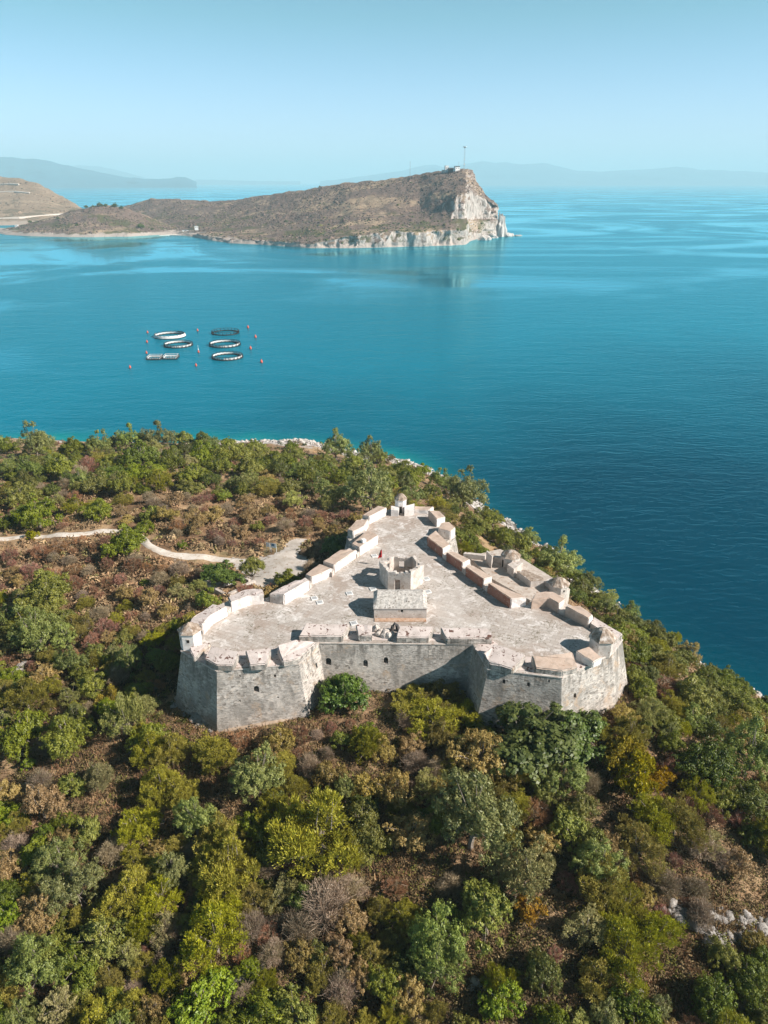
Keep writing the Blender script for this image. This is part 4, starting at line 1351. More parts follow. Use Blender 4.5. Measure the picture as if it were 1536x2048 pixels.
def strip(name, pts, w, mat, label, cat='path'):
    P_ = [hit(*q) for q in pts]
    P_ = [p[:2] for p in P_ if p is not None]
    # resample
    dense = []
    for a, b in zip(P_, P_[1:]):
        m = max(2, int(np.linalg.norm(b - a) / .8))
        for k in range(m): dense.append(a + (b - a) * k / m)
    dense.append(P_[-1]); dense = np.array(dense)
    for _ in range(12): dense[1:-1] = (dense[:-2] + dense[1:-1] * 2 + dense[2:]) / 4
    V_, F_ = [], []
    na = 7
    for i, p in enumerate(dense):
        d = dense[min(i + 1, len(dense) - 1)] - dense[max(i - 1, 0)]; d /= np.linalg.norm(d) + 1e-9
        nn = np.array([-d[1], d[0]])
        wl_ = w * (.85 + .5 * float(noise2(p[0], p[1], 3.0, 21)))
        wr_ = w * (.85 + .5 * float(noise2(p[0], p[1], 3.0, 22)))
        for k in range(na):
            u = k / (na - 1) * 2 - 1
            q = p + nn * (wl_ if u > 0 else wr_) * u / 2
            V_.append((q[0], q[1], float(ground(q[0], q[1])) + .26 - .3 * abs(u) ** 3))
    for i in range(len(dense) - 1):
        for k in range(na - 1):
            F_.append((i * na + k, i * na + k + 1, (i + 1) * na + k + 1, (i + 1) * na + k))
    o = link(name, np_mesh(name, np.array(V_), np.array(F_), mat, smooth=True))
    tag(o, label, cat, kind='structure')
    return dense


PATHPTS = [(-120, 1085), (-40, 1080), (20, 1078), (80, 1073), (150, 1072), (200, 1063), (250, 1062), (280, 1072), (298, 1095), (325, 1107), (370, 1113), (430, 1118), (490, 1122), (520, 1128)]
path_d = strip('path', PATHPTS, 2.2, M['path_gravel'], 'white gravel footpath curving through the scrub')
YARD = [(462, 1112), (500, 1118), (530, 1112), (548, 1108), (565, 1098), (572, 1082), (590, 1076), (618, 1080), (606, 1092), (604, 1108), (622, 1120), (640, 1127), (605, 1150), (580, 1163), (530, 1182), (505, 1172), (500, 1160), (480, 1150), (462, 1132)]
YP = np.array([hit(*q)[:2] for q in YARD])
V_, F_, idx = [], [], {}
xs_ = np.arange(YP[:, 0].min(), YP[:, 0].max(), .5); ys_ = np.arange(YP[:, 1].min(), YP[:, 1].max(), .5)
XX, YY = np.meshgrid(xs_, ys_)
ins = inside(YP, XX + (noise2(XX, YY, 1.7, 31) - .5) * 1.2, YY + (noise2(XX, YY, 1.7, 32) - .5) * 1.2)
ZZ = ground(XX, YY) + .07
for j in range(len(ys_) - 1):
    for i in range(len(xs_) - 1):
        if ins[j, i] and ins[j, i + 1] and ins[j + 1, i] and ins[j + 1, i + 1]:
            q = []
            for (a, b) in ((j, i), (j, i + 1), (j + 1, i + 1), (j + 1, i)):
                if (a, b) not in idx:
                    idx[(a, b)] = len(V_); V_.append((XX[a, b], YY[a, b], ZZ[a, b]))
                q.append(idx[(a, b)])
            F_.append(q)
tag(link('forecourt', np_mesh('forecourt', np.array(V_), np.array(F_), M['yard'], smooth=True)), 'pale gravel forecourt outside the western wall', 'yard', kind='structure')
ledge_d = strip('footpath', [(352, 1395), (375, 1425), (410, 1455), (440, 1466), (500, 1455), (560, 1442), (615, 1428)], 0.75, M['earth'], 'narrow pale trodden path at the foot of the left bastion')
ledge2_d = strip('footpath', [(745, 1372), (800, 1377), (860, 1380)], 1.2, M['earth'], 'bare earth ledge at the foot of the front wall')

# planter of low walls round the fig tree
pl = empty('planter', tuple(hit(455, 1172))); tag(pl, 'low white walled bed round the fig tree beside the forecourt', 'planter')
def low_wall(a, b, w=.7, h=.8):
    A_, B_ = hit(*a), hit(*b)
    L_ = np.linalg.norm((B_ - A_)[:2]); an = math.atan2(B_[1] - A_[1], B_[0] - A_[0])
    m_ = MB(); c = (A_ + B_) / 2 - np.array(pl.location)
    z = max(A_[2], B_[2]) - pl.location[2]
    m_.box((c[0], c[1], z + h / 2 - .4), (L_, w, h + .8), an)
    m_.build('low_wall', M['stone_pale'], pl, bevel=.06)
low_wall((409, 1175), (456, 1197)); low_wall((473, 1157), (500, 1166)); low_wall((510, 1167), (484, 1181)); low_wall((484, 1182), (458, 1196)); low_wall((409, 1173), (420, 1158))
pc = np.array([hit(*q) for q in ((412, 1172), (458, 1192), (484, 1178), (500, 1165), (473, 1156), (425, 1158))])
zb_ = pc[:, 2].mean() + .12
b = MB(); b.prism([(p[0] - pl.location[0], p[1] - pl.location[1], zb_ - pl.location[2]) for p in pc], zb=-1.5)
b.build('soil', M['earth'], pl)
p = hit(456, 1168)
b = MB(); b.prism([(-.5, -.8, .7), (.9, -.5, .9), (.7, .9, .5), (-.4, .7, .5)], bottom=[(-.9, -1.1, -.6), (1.1, -.9, -.6), (1.1, 1.1, -.6), (-.8, 1.0, -.6)])
o = b.build('stone_bench', M['white_paint'], loc=tuple(p), bevel=.06); tag(o, 'white stone block under the fig tree in the planter', 'bench')

def board(px, py, w, h, rz, label, blue):
    p = hit(px, py)
    e_ = empty('information_board', tuple(p), rz); tag(e_, label, 'sign', 'information boards by the forecourt')
    MB().box((0, 0, 1.75), (w, .06, h)).build('panel', M['sign_pale'], e_)
    m_ = MB().box((-w * .1 if blue else 0, -.035, 1.8 + (h * .08)), (w * (.55 if blue else .8), .012, h * (.6 if blue else .3)))
    m_.build('print', M['sign_blue' if blue else 'plaster_white'], e_)
    MB().box((0, -.02, 1.75 + h / 2 + .03), (w + .1, .1, .06)).build('frame', M['steel'], e_)
    for s in (-1, 1): MB().tube([(s * w * .46, .05, -.3), (s * w * .46, .05, 1.75)], .05, 6).build('post', M['white_paint'], e_)
board(537, 1104, .9, .95, -.3, 'narrower pale information board on two posts, left of the pair', False)
board(548, 1106, 1.35, 1.0, -.35, 'wider information board with a blue picture, right of the pair', True)

# ------------------------------------------------------------------ fish farm


def ring_pts(r, z, n=40): return [(r * math.cos(2 * math.pi * k / n), r * math.sin(2 * math.pi * k / n), z) for k in range(n)]


def cage(px, py, wpx, net, label):
    p = at(px, py, 0); k = proj(p)[2]; r = wpx / FPX * k / 2
    e_ = empty('fish_cage', (p[0], p[1], 0), random.uniform(0, 6)); tag(e_, label, 'fish cage', 'floating fish farm cages')
    MB().tube(ring_pts(r, .25), .27, 8, True).build('float_ring', M['black_pipe'], e_, smooth=True)
    MB().tube(ring_pts(r - .95, .25), .27, 8, True).build('float_ring', M['black_pipe'], e_, smooth=True)
    MB().tube(ring_pts(r - .5, 1.9), .14, 6, True).build('handrail', M['black_pipe'], e_, smooth=True)
    for i in range(22):
        a = 2 * math.pi * i / 22
        m_ = MB().tube([((r) * math.cos(a), r * math.sin(a), .2), ((r - .1) * math.cos(a), (r - .1) * math.sin(a), 2.1)], .17, 5)
        m_.box(((r - .5) * math.cos(a), (r - .5) * math.sin(a), .45), (1.5, .4, .5), a)
        m_.build('post', M['black_pipe'], e_)
    if net:
        m_ = MB(); n = 66
        z0, z1 = .45, 1.55
        vs = []
        for i in range(n):
            a = 2 * math.pi * i / n; sag = .18 * math.sin(i * math.pi / 1.5) ** 2
            vs.append([m_.bm.verts.new(((r - .62 - o_) * math.cos(a), (r - .62 - o_) * math.sin(a), z)) for o_, z in ((.0, z0), (.05, (z0 + z1) / 2), (0, z1 - sag))])
        for i in range(n):
            if net == 'gap' and i % 66 in (20, 21): continue
            for j in range(2): m_.bm.faces.new((vs[i][j], vs[(i + 1) % n][j], vs[(i + 1) % n][j + 1], vs[i][j + 1]))
        m_.build('net', M['net_white'], e_)
    if net == 'full':   # sheet drawn over the rail
        m_ = MB(); n = 60; vs = []
        for i in range(46):
            a = 2 * math.pi * i / n
            vs.append([m_.bm.verts.new((q * math.cos(a), q * math.sin(a), z)) for q, z in ((r - .3, 2.15), (r + .12, 1.5), (r + .45, .5))])
        for i in range(45):
            for j in range(2): m_.bm.faces.new((vs[i][j], vs[i + 1][j], vs[i + 1][j + 1], vs[i][j + 1]))
        m_.build('outer_sheet', M['net_white'], e_)
    return e_


cage(340, 673, 60, 'full', 'white sheeted round fish cage, farthest on the left of the farm')
cage(357, 691, 56, 'net', 'round fish cage with pale net in front of the white sheeted one')
cage(451, 666, 54, None, 'black bare ringed fish cage without a net, farthest on the right')
cage(450, 690, 61, 'net', 'round fish cage with pale net between the bare cage and the nearest cage')
cage(455, 715, 61, 'gap', 'round fish cage with clean white net, nearest and lowest of the farm')


def square_cage(px, py, wpx, mat, label):
    p = at(px, py, 0); k = proj(p)[2]; w = wpx / FPX * k / 2
    e_ = empty('square_cage', (p[0], p[1], 0), .05); tag(e_, label, 'fish cage', 'small square fish cages')
    c4 = [(-1, -1), (1, -1), (1, 1), (-1, 1)]
    for i in range(4):
        a, b = c4[i], c4[(i + 1) % 4]
        MB().tube([(a[0] * w, a[1] * w, .25), (b[0] * w, b[1] * w, .25)], .4, 8).build('float_tube', M['black_pipe'], e_)
        MB().tube([(a[0] * (w - .3), a[1] * (w - .3), 1.8), (b[0] * (w - .3), b[1] * (w - .3), 1.8)], .12, 6).build('handrail', M['white_paint'], e_)
        m_ = MB(); v = [m_.bm.verts.new(q) for q in ((a[0] * (w - .45), a[1] * (w - .45), .4), (b[0] * (w - .45), b[1] * (w - .45), .4), (b[0] * (w - .4), b[1] * (w - .4), 1.15), (a[0] * (w - .4), a[1] * (w - .4), 1.15))]
        m_.bm.faces.new(v); m_.build('net', M[mat], e_)
        for s in (0, .25, .5, .75):
            x, y = a[0] + (b[0] - a[0]) * s, a[1] + (b[1] - a[1]) * s
            MB().tube([(x * w, y * w, .2), (x * w, y * w, 2.0)], .16, 5).build('post', M['black_pipe'], e_)


square_cage(310, 717, 27, 'net_white', 'small square fish cage on the left of the two square ones')
square_cage(342, 716, 27, 'white_paint', 'small square fish cage with whiter rails, right of the two square ones')
BU = [(295, 665, 'orange buoy left of the white sheeted cage'), (294, 684, 'orange buoy middle of the left column'), (293, 706, 'orange buoy just above the small square cages'), (260, 735, 'orange buoy farthest out to the lower left'),
      (395, 661, 'orange buoy between the two farthest cages'), (397, 704, 'orange buoy carrying a white staff in the gap between cages'), (392, 731, 'orange buoy below the gap between square and round cages'),
      (496, 655, 'orange buoy farthest from shore on the upper right'), (511, 674, 'orange buoy right of the black bare cage'), (501, 697, 'orange buoy close right of the middle round cage'), (523, 724, 'orange buoy nearest on the lower right')]
b = MB(); b.lathe([(0, -.9), (.55, -.6), (.78, 0), (.72, .55), (.45, 1.05), (.22, 1.4), (.2, 1.7), (0, 1.75)], 12)
bo = b.build('buoy', M['buoy'], smooth=True)
for i, (px, py, lb) in enumerate(BU):
    o = bo if i == 0 else bo.copy()
    if i: col.objects.link(o)
    o.location = tuple(at(px, py, .5)); tag(o, lb, 'buoy', 'orange mooring buoys of the fish farm')
    s = 1.05 if px > 480 else .85
    o.scale = (s, s, s)
    if px == 397:
        MB().tube([(0, 0, 1.6), (0, 0, 5.2)], .12, 6).build('staff', M['white_paint'], o)
        MB().lathe([(.35, 0), (.35, .8), (0, 1.1)], 8, (0, 0, 1.6)).build('collar', M['white_paint'], o)

# ------------------------------------------------------------------ things on the headland


def headp(px, py): 
    i = min(max(np.searchsorted([c[0] for c in sorted(HEAD)], px) - 1, 0), len(HEAD) - 2)
    hs_ = sorted(HEAD); f = (px - hs_[i][0]) / (hs_[i + 1][0] - hs_[i][0])
    s0 = at(hs_[i][0], hs_[i][1], 0)[1] + hs_[i][2][-1][1]; s1 = at(hs_[i + 1][0], hs_[i + 1][1], 0)[1] + hs_[i + 1][2][-1][1]
    return atd(px, py, s0 * (1 - f) + s1 * f - 6)


def house_at(p, w, d, h, mat, roofm, name, label, cat, rz=0., flat=False):
    e_ = empty(name, (p[0], p[1], p[2] - 3), rz); tag(e_, label, cat)
    MB().box((0, 0, h / 2 + 1.5), (w, d, h + 3)).build('wall', M[mat], e_)
    if flat: MB().box((0, 0, h + 3.2), (w + .6, d + .6, .5)).build('roof', M[roofm], e_)
    else: MB().prism([(-w / 2 - .3, 0, h + 4.6), (w / 2 + .3, 0, h + 4.6), (w / 2 + .31, 0.01, h + 4.6), (-w / 2 - .3, .01, h + 4.6)],
                     bottom=[(-w / 2 - .3, -d / 2 - .3, h + 3), (w / 2 + .3, -d / 2 - .3, h + 3), (w / 2 + .3, d / 2 + .3, h + 3), (-w / 2 - .3, d / 2 + .3, h + 3)]).build('roof', M[roofm], e_)
    for s in (-.25, .25): MB().box((w * s, -d / 2 - .02, h * .55 + 3), (w * .14, .1, h * .3)).build('window', M['dark'], e_)
    return e_


house_at(headp(893, 342), 7, 7, 9.5, 'white_paint', 'white_paint', 'white_tower', 'tall narrow white tower building on the headland summit', 'building', .2, True)
house_at(headp(887, 343), 7, 6, 2.5, 'stone_pale', 'white_paint', 'low_annex', 'low pale annex left of the white tower', 'building', .1, True)
house_at(headp(904, 341), 16, 8, 3.5, 'dark_roof', 'dark_roof', 'dark_barrack', 'long low dark building between the white tower and the mast', 'building', .05)
house_at(headp(914, 340), 10, 7, 5.5, 'white_paint', 'dark_roof', 'white_station', 'white station building at the foot of the mast', 'building', .3)
house_at(headp(909, 341), 6, 6, 3.5, 'white_paint', 'white_paint', 'small_hut', 'small white hut beside the station building', 'building', .0, True)


def lattice(p, h, w, label, name, platform):
    e_ = empty(name, (p[0], p[1], p[2] - 2)); tag(e_, label, 'mast', 'masts on the headland')
    lv = 9
    for sx_, sy_ in ((-1, -1), (1, -1), (1, 1), (-1, 1)):
        MB().tube([(sx_ * w / 2, sy_ * w / 2, 0), (sx_ * w / 4, sy_ * w / 4, h)], .09, 5).build('leg', M['steel'], e_)
    br_ = MB()
    for k in range(lv):
        z0, z1 = h * k / lv, h * (k + 1) / lv
        a = w / 2 * (1 - .5 * k / lv); b_ = w / 2 * (1 - .5 * (k + 1) / lv)
        for q in range(4):
            c0 = [(-1, -1), (1, -1), (1, 1), (-1, 1)][q]; c1 = [(1, -1), (1, 1), (-1, 1), (-1, -1)][q]
            br_.tube([(c0[0] * a, c0[1] * a, z0), (c1[0] * b_, c1[1] * b_, z1)], .07, 4)
            br_.tube([(c0[0] * b_, c0[1] * b_, z1), (c1[0] * b_, c1[1] * b_, z1)], .07, 4)
    br_.build('bracing', M['steel'], e_)
    if platform:
        MB().lathe([(.8, -2.5), (3.6, 0), (3.7, .7), (0, .9)], 12, (0, 0, h)).build('antenna_platform', M['white_paint'], e_)
        MB().box((0, -1.6, h * .3), (2.2, 1.0, 2.2)).build('dish', M['white_paint'], e_)
        MB().box((0, -1.4, h * .5), (1.8, 1.0, 1.6)).build('dish', M['white_paint'], e_)


lattice(headp(928, 341), 44, 2.4, 'tall white lattice mast with a round platform on the summit', 'lattice_mast', True)
lattice(headp(820, 353), 31, 1.8, 'thin lattice mast standing alone on the ridge', 'lattice_mast', False)
p = headp(917, 341); e_ = empty('radio_pole', (p[0], p[1], p[2] - 1)); tag(e_, 'thin short pole next to the station building', 'mast', 'masts on the headland')
MB().tube([(0, 0, 0), (0, 0, 17)], [.3, .15], 6).build('pole', M['steel'], e_)
MB().box((0, 0, 15), (1.6, .3, .3)).build('crossarm', M['steel'], e_)
# beach and its buildings
bm = MB(); bp_ = [at(x, y, .6) for x, y in ((318, 471), (340, 470.2), (362, 470.6), (379, 471), (386, 470), (384, 468), (366, 467.5), (345, 468), (322, 469.4))]
bm.prism([tuple(p) for p in bp_], zb=-1); tag(bm.build('beach', M['path_gravel']), 'small pale beach between knoll and headland', 'beach', kind='structure')
bm = MB(); bp_ = [at(x, y, 1.0) for x, y in ((-60, 462), (0, 461), (22, 459.5), (32, 457.5), (20, 456.5), (0, 457.5), (-60, 458))]
bm.prism([tuple(p) for p in bp_], zb=-1); tag(bm.build('beach', M['path_gravel']), 'white beach in the cove at the far left', 'beach', kind='structure')
house_at(at(393, 457, 13), 7, 6, 4, 'white_paint', 'white_paint', 'beach_hut', 'tiny white hut on the slope above the small beach', 'building', .2, True)
house_at(at(34, 455, 9), 6, 6, 5, 'white_paint', 'white_paint', 'shore_house', 'tiny white house by the cove at the far left', 'building', .1, True)
house_at(at(378, 463, 5), 26, 8, 3, 'white_paint', 'dark_roof', 'beach_bar', 'long low white walled shelter behind the small beach', 'building', .15, True)

# sea stack and rocks at the foot of the cliff


def boulder(c, s, seed, mat='rock', sub=3, name='boulder'):
    b = MB(); bmesh.ops.create_icosphere(b.bm, subdivisions=sub, radius=1.0)
    o = Vector((seed * 3.7, seed * 1.3, 0))
    for v in b.bm.verts:
        q = v.co.copy()
        v.co += q * (mnoise.noise(q * 1.1 + o) * .55 + abs(mnoise.noise(q * 2.7 + o)) * .5 + mnoise.noise(q * 6 + o) * .2 + mnoise.noise(q * 13 + o) * .08)
        v.co = Vector((v.co.x * s[0], v.co.y * s[1], v.co.z * s[2]))
    return b.build(name, M[mat], loc=tuple(c))


o = boulder(at(1002, 473, 0), (9, 9, 34), 3, name='sea_stack'); tag(o, 'pointed rock pinnacle standing at the foot of the white cliff', 'rock')
for i, (px, py, s, lb) in enumerate(((1011, 473, 7, 'low rock right beside the pinnacle'), (1019, 472.5, 6, 'rock in the water beyond the pinnacle'), (1036, 471.5, 5, 'outermost flat rock off the headland tip'),
                                     (970, 480, 8, 'grey boulder at the waterline below the white cliff'), (985, 476, 7, 'boulder at the foot of the cliff beside the pinnacle'))):
    o = boulder(at(px, py, 0), (s * 1.3, s, s * (.35 if px == 1036 else .9)), 10 + i); tag(o, lb, 'rock', 'rocks off the headland')

# ------------------------------------------------------------------ shore rocks, outcrops
def rocks_mesh(name, centers, sizes, mat):
    base = bmesh.new(); bmesh.ops.create_icosphere(base, subdivisions=1, radius=1.0)
    bv = np.array([v.co[:] for v in base.verts]); bf = np.array([[v.index for v in f.verts] for f in base.faces]); base.free()
    Vs, Fs = [], []
    for k, (c, s) in enumerate(zip(centers, sizes)):
        f1 = np.sin(bv @ rng.normal(0, 2.2, (3, 3)) + rng.uniform(0, 6, 3)).mean(1) * .35 + np.sin(bv @ rng.normal(0, 5, (3, 3)) + rng.uniform(0, 6, 3)).mean(1) * .16
        v = bv * (1 + f1[:, None]) * np.array(s)
        a = rng.uniform(0, 6.28); R_ = np.array([[math.cos(a), -math.sin(a), 0], [math.sin(a), math.cos(a), 0], [0, 0, 1]])
        Vs.append(v @ R_.T + c); Fs.append(bf + k * len(bv))
    return link(name, np_mesh(name, np.concatenate(Vs), np.concatenate(Fs), mat))


cs, ss = [], []
cd = np.array(COAST)
seg = np.concatenate([[0], np.cumsum(np.linalg.norm(np.diff(cd, axis=0), axis=1))])
for k in range(5200):
    s = rng.uniform(seg[5], seg[11]) if k < 4300 else rng.uniform(seg[10], seg[-4])
    q = np.array([np.interp(s, seg, cd[:, 0]), np.interp(s, seg, cd[:, 1])]) + rng.normal(0, 3.0, 2)
    g_ = float(ground(q[0], q[1]))
    if -.8 < g_ < 2.6:
        w = rng.lognormal(-.95, .5)
        cs.append((q[0], q[1], g_ + .1)); ss.append((w, w * rng.uniform(.6, 1), w * rng.uniform(.4, .8)))
tag(rocks_mesh('shore_rocks', cs, ss, M['rock']), 'broken white limestone along the waterline', 'rocks', kind='stuff')
OUTCROPS = [(1358, 1822, 1.3, 'upright grey rock at the left end of the outcrop in the lower right'), (1385, 1838, 1.6, 'broad pale rock in the middle of the outcrop, lower right'), (1412, 1862, 1.5, 'low ledge rock of the lower right outcrop, below the broad one'),
            (1440, 1880, 1.2, 'long pale ledge rock near the right edge'), (1480, 1876, 1.3, 'pale ledge rock closest to the right edge'), (1318, 1850, 1.3, 'flat white rock left of the outcrop'), (1272, 1972, 1.1, 'lone white boulder between bushes near the bottom right'),
            (1488, 1842, .9, 'small white rock in dry grass at the right edge'), (1455, 1836, .9, 'small pale rock on the dry grass bank'), (1500, 2025, 1.6, 'pinkish bare rock in the bottom right corner'),
            (505, 1945, .9, 'white rock between bushes at bottom centre left'), (478, 1975, .7, 'small white rock in shade at bottom left'), (322, 1640, .6, 'small pale rock between grey bushes left of centre'), (45, 1335, 1.4, 'bare pale rock ledge at the left edge'),
            (1012, 1045, 1.8, 'pale cliff rock jutting over the water right of the fortress tip'), (1016, 1062, 1.2, 'lower pale cliff rock over the water beside the jutting one')]
for i, (px, py, s, lb) in enumerate(OUTCROPS):
    p = hit(px, py, .3)
    if p is None: continue
    s *= .62 if (px > 1300 and py > 1800) else .7
    o = boulder((p[0], p[1], p[2] + .05 * s), (s * 1.35, s * .8, s * .8), 30 + i, 'grey_rock', sub=4); o.rotation_euler = (0, 0, i * 1.3); tag(o, lb, 'rock', 'pale rocks on the hillside')

cs, ss = [], []
for line in ([(1335, 1815), (1365, 1835), (1400, 1858), (1440, 1882), (1490, 1880), (1540, 1868)], [(1400, 1838), (1450, 1835), (1500, 1845), (1545, 1850)], [(1290, 1860), (1320, 1852)], [(940, 1975), (985, 1965)], [(470, 1960), (510, 1940)], [(350, 1405), (420, 1462)]):
    ln = np.array(line, float)
    for a, b in zip(ln, ln[1:]):
        for k in range(int(np.linalg.norm(b - a) / 1.6)):
            q = a + (b - a) * rng.uniform() + rng.normal(0, 7, 2)
            p = hit(*q)
            if p is None: continue
            w = rng.lognormal(-1.25, .5)
            cs.append((p[0], p[1], p[2] + w * .2)); ss.append((w * 1.3, w, w * rng.uniform(.6, 1.1)))
tag(rocks_mesh('hillside_stones', cs, ss, M['grey_rock']), 'small pale stones scattered along the dry hillside ledges', 'stones', kind='stuff')

# ------------------------------------------------------------------ plants


def leaves(lobes, n, L, W, up=0.0, shell=(.72, 1.05), lowcut=-.45, clump=30, jit=.27, normal_jit=.38, out_axis=0.0, r_=None):
    """leaf quads grouped in tufts on rounded lobes"""
    g_ = r_ or rng
    lob = np.array(lobes)
    pr = lob[:, 3] ** 2 * (lob[:, 4] if lob.shape[1] > 4 else 1); pr = pr / pr.sum()
    li = g_.choice(len(lob), n, p=pr)
    K = clump
    cdir = g_.normal(size=(len(lob), K, 3)); cdir[..., 2] += .35
    cdir /= np.linalg.norm(cdir, axis=2, keepdims=True)
    cdir[..., 2] = np.where(cdir[..., 2] < lowcut, -cdir[..., 2] * .6, cdir[..., 2])
    crad = g_.uniform(.80, 1.12, (len(lob), K)); ctone = g_.uniform(0, 1, (len(lob), K))
    ci = g_.integers(0, K, n)
    d0 = cdir[li, ci]
    zsq = lob[li, 5] if lob.shape[1] > 5 else np.ones(n)
    sq = np.stack([np.ones(n), np.ones(n), zsq], 1)
    ct = lob[li, :3] + d0 * (lob[li, 3] * crad[li, ci] * g_.uniform(shell[0], shell[1], (len(lob), K))[li, ci])[:, None] * sq
    loc = g_.normal(0, 1, (n, 3)); loc /= np.linalg.norm(loc, axis=1, keepdims=True) + 1e-9
    loc *= (g_.uniform(.35, 1.05, n) * lob[li, 3] * jit)[:, None]
    c = ct + loc + d0 * (lob[li, 3] * jit * .25)[:, None]
    d = loc / (lob[li, 3] * jit)[:, None] + d0 * .75
    d /= np.linalg.norm(d, axis=1, keepdims=True) + 1e-9
    nn = d + g_.normal(0, normal_jit, (n, 3)); nn[:, 2] += up; nn /= np.linalg.norm(nn, axis=1, keepdims=True)
    a = g_.normal(size=(n, 3)) * (1 - out_axis) + (d + np.array([0, 0, .6])) * out_axis * 2
    if out_axis < .5:
        a -= nn * (a * nn).sum(1, keepdims=True)
    a /= np.linalg.norm(a, axis=1, keepdims=True) + 1e-9
    b = np.cross(nn, a); b /= np.linalg.norm(b, axis=1, keepdims=True) + 1e-9
    l = (L * g_.uniform(.65, 1.25, n))[:, None] / 2; w = (W * g_.uniform(.7, 1.2, n))[:, None] / 2
    V_ = np.stack([c - a * l, c + b * w - a * l * .1, c + a * l, c - b * w - a * l * .1], 1).reshape(-1, 3)
    F_ = np.arange(4 * n).reshape(n, 4)
    tone = np.clip(.65 * ctone[li, ci] + .35 * g_.uniform(0, 1, n), 0, 1)
    return V_, F_, np.repeat(tone, 4)


def limb_mesh(name, limbs, mat):
    b = MB()
    for pts, r in limbs: b.tube(pts, r, 5)
    me = bpy.data.meshes.new(name)
    bmesh.ops.recalc_face_normals(b.bm, faces=b.bm.faces); b.bm.to_mesh(me); b.bm.free()
    me.materials.append(mat)
    return me


def twigs(n, R_, H_, w, g_, dome=True, spread=1.0):
    """thin forking twigs fanning out of the base up to a dome, as slim blades"""
    V_, F_, Tn = [], [], []
    def seg(a, b, wa, wb, t):
        d = b - a; s = np.cross(d, g_.normal(size=3)); s /= np.linalg.norm(s) + 1e-9
        k = len(V_)
        V_.extend([a - s * wa, a + s * wa, b + s * wb, b - s * wb]); F_.append((k, k + 1, k + 2, k + 3)); Tn.extend([t] * 4)
    for _ in range(n):
        th = g_.uniform(0, 6.283); rr = math.sqrt(g_.uniform(0, 1)) * R_ * spread
        top = np.array([rr * math.cos(th), rr * math.sin(th), H_ * math.sqrt(max(.05, 1 - (rr / (R_ * 1.05)) ** 2)) * g_.uniform(.8, 1.0)])
        base = np.array([g_.normal(0, .12), g_.normal(0, .12), 0])
        m = base + (top - base) * g_.uniform(.3, .6) + g_.normal(0, .08 * R_, 3) * np.array([1, 1, .3])
        t = g_.uniform(0, 1)
        seg(base, m, w * 1.4, w, t); seg(m, top, w, w * .5, t)
        for _k in range(5):
            q = m + (top - m) * g_.uniform(.2, 1)
            e_ = q + (top - m) * .35 + g_.normal(0, .16 * R_, 3)
            seg(q, e_, w * .7, w * .3, min(1, t + .2))
    return np.array(V_), np.array(F_), np.array(Tn)


# each kind: list of (crown mesh, trunk mesh, width, height) made at full size
PLANTS = {}


def bush_lobes(g_, W, Hh, n, small=.34, flat=.9, top=False):
    lob = [(0, 0, Hh * .42, W * .30, 1.0, flat)]
    for k in range(n):
        a = g_.uniform(0, 6.283) if not top else k * 2.4 + g_.uniform(-.3, .3)
        rr = W * .5 * math.sqrt(g_.uniform(.12, .72)); r = W * small * g_.uniform(.5, .85)
        z = Hh * (1 - r / Hh * .8) * (1 - .55 * (rr / (W * .5)) ** 2) * g_.uniform(.72, 1.0)
        lob.append((rr * math.cos(a), rr * math.sin(a), max(z, r * .6), r, 1.0, flat))
    for k in range(9):      # stray sprays round the edge
        a = g_.uniform(0, 6.283); rr = W * g_.uniform(.36, .54); r = W * g_.uniform(.06, .12)
        lob.append((rr * math.cos(a), rr * math.sin(a), Hh * g_.uniform(.15, .75), r, 1.6, flat))
    for k in range(4):
        a = g_.uniform(0, 6.283); rr = W * g_.uniform(.0, .3); r = W * g_.uniform(.06, .11)
        lob.append((rr * math.cos(a), rr * math.sin(a), Hh * g_.uniform(.9, 1.12), r, 1.6, flat))
    return lob


def make(kind, W, Hh, nl, nleaf, L, Wd, lobn, g_, trunk=True, **kw):
    lob = bush_lobes(g_, W, Hh, lobn, kw.pop('small', .34), kw.pop('flat', .9))
    V_, F_, tn = leaves(lob, nleaf, L, Wd, r_=g_, **kw)
    crown = np_mesh('crown', V_, F_, M['leaf_' + kind], tone=tn)
    limbs = []
    top = np.array([g_.normal(0, .15), g_.normal(0, .15), Hh * .30])
    limbs.append(([(0, 0, -.5), (0.05, .03, Hh * .12), tuple(top)], [W * .045, W * .035, W * .028]))
    for l in lob[1:8]:
        e_ = np.array(l[:3]); m = top + (e_ - top) * .5 + g_.normal(0, .05 * W, 3)
        limbs.append(([tuple(top - (0, 0, Hh * .08)), tuple(m), tuple(e_)], [W * .024, W * .016, W * .007]))
    for l in lob[-10:]:
        e_ = np.array(l[:3]) * (1.08, 1.08, 1.0); m = top + (e_ - top) * .55 + g_.normal(0, .04 * W, 3)
        limbs.append(([tuple(top), tuple(m), tuple(e_)], [W * .012, W * .008, W * .003]))
    return crown, limb_mesh('trunk', limbs, M['bark']), W, Hh


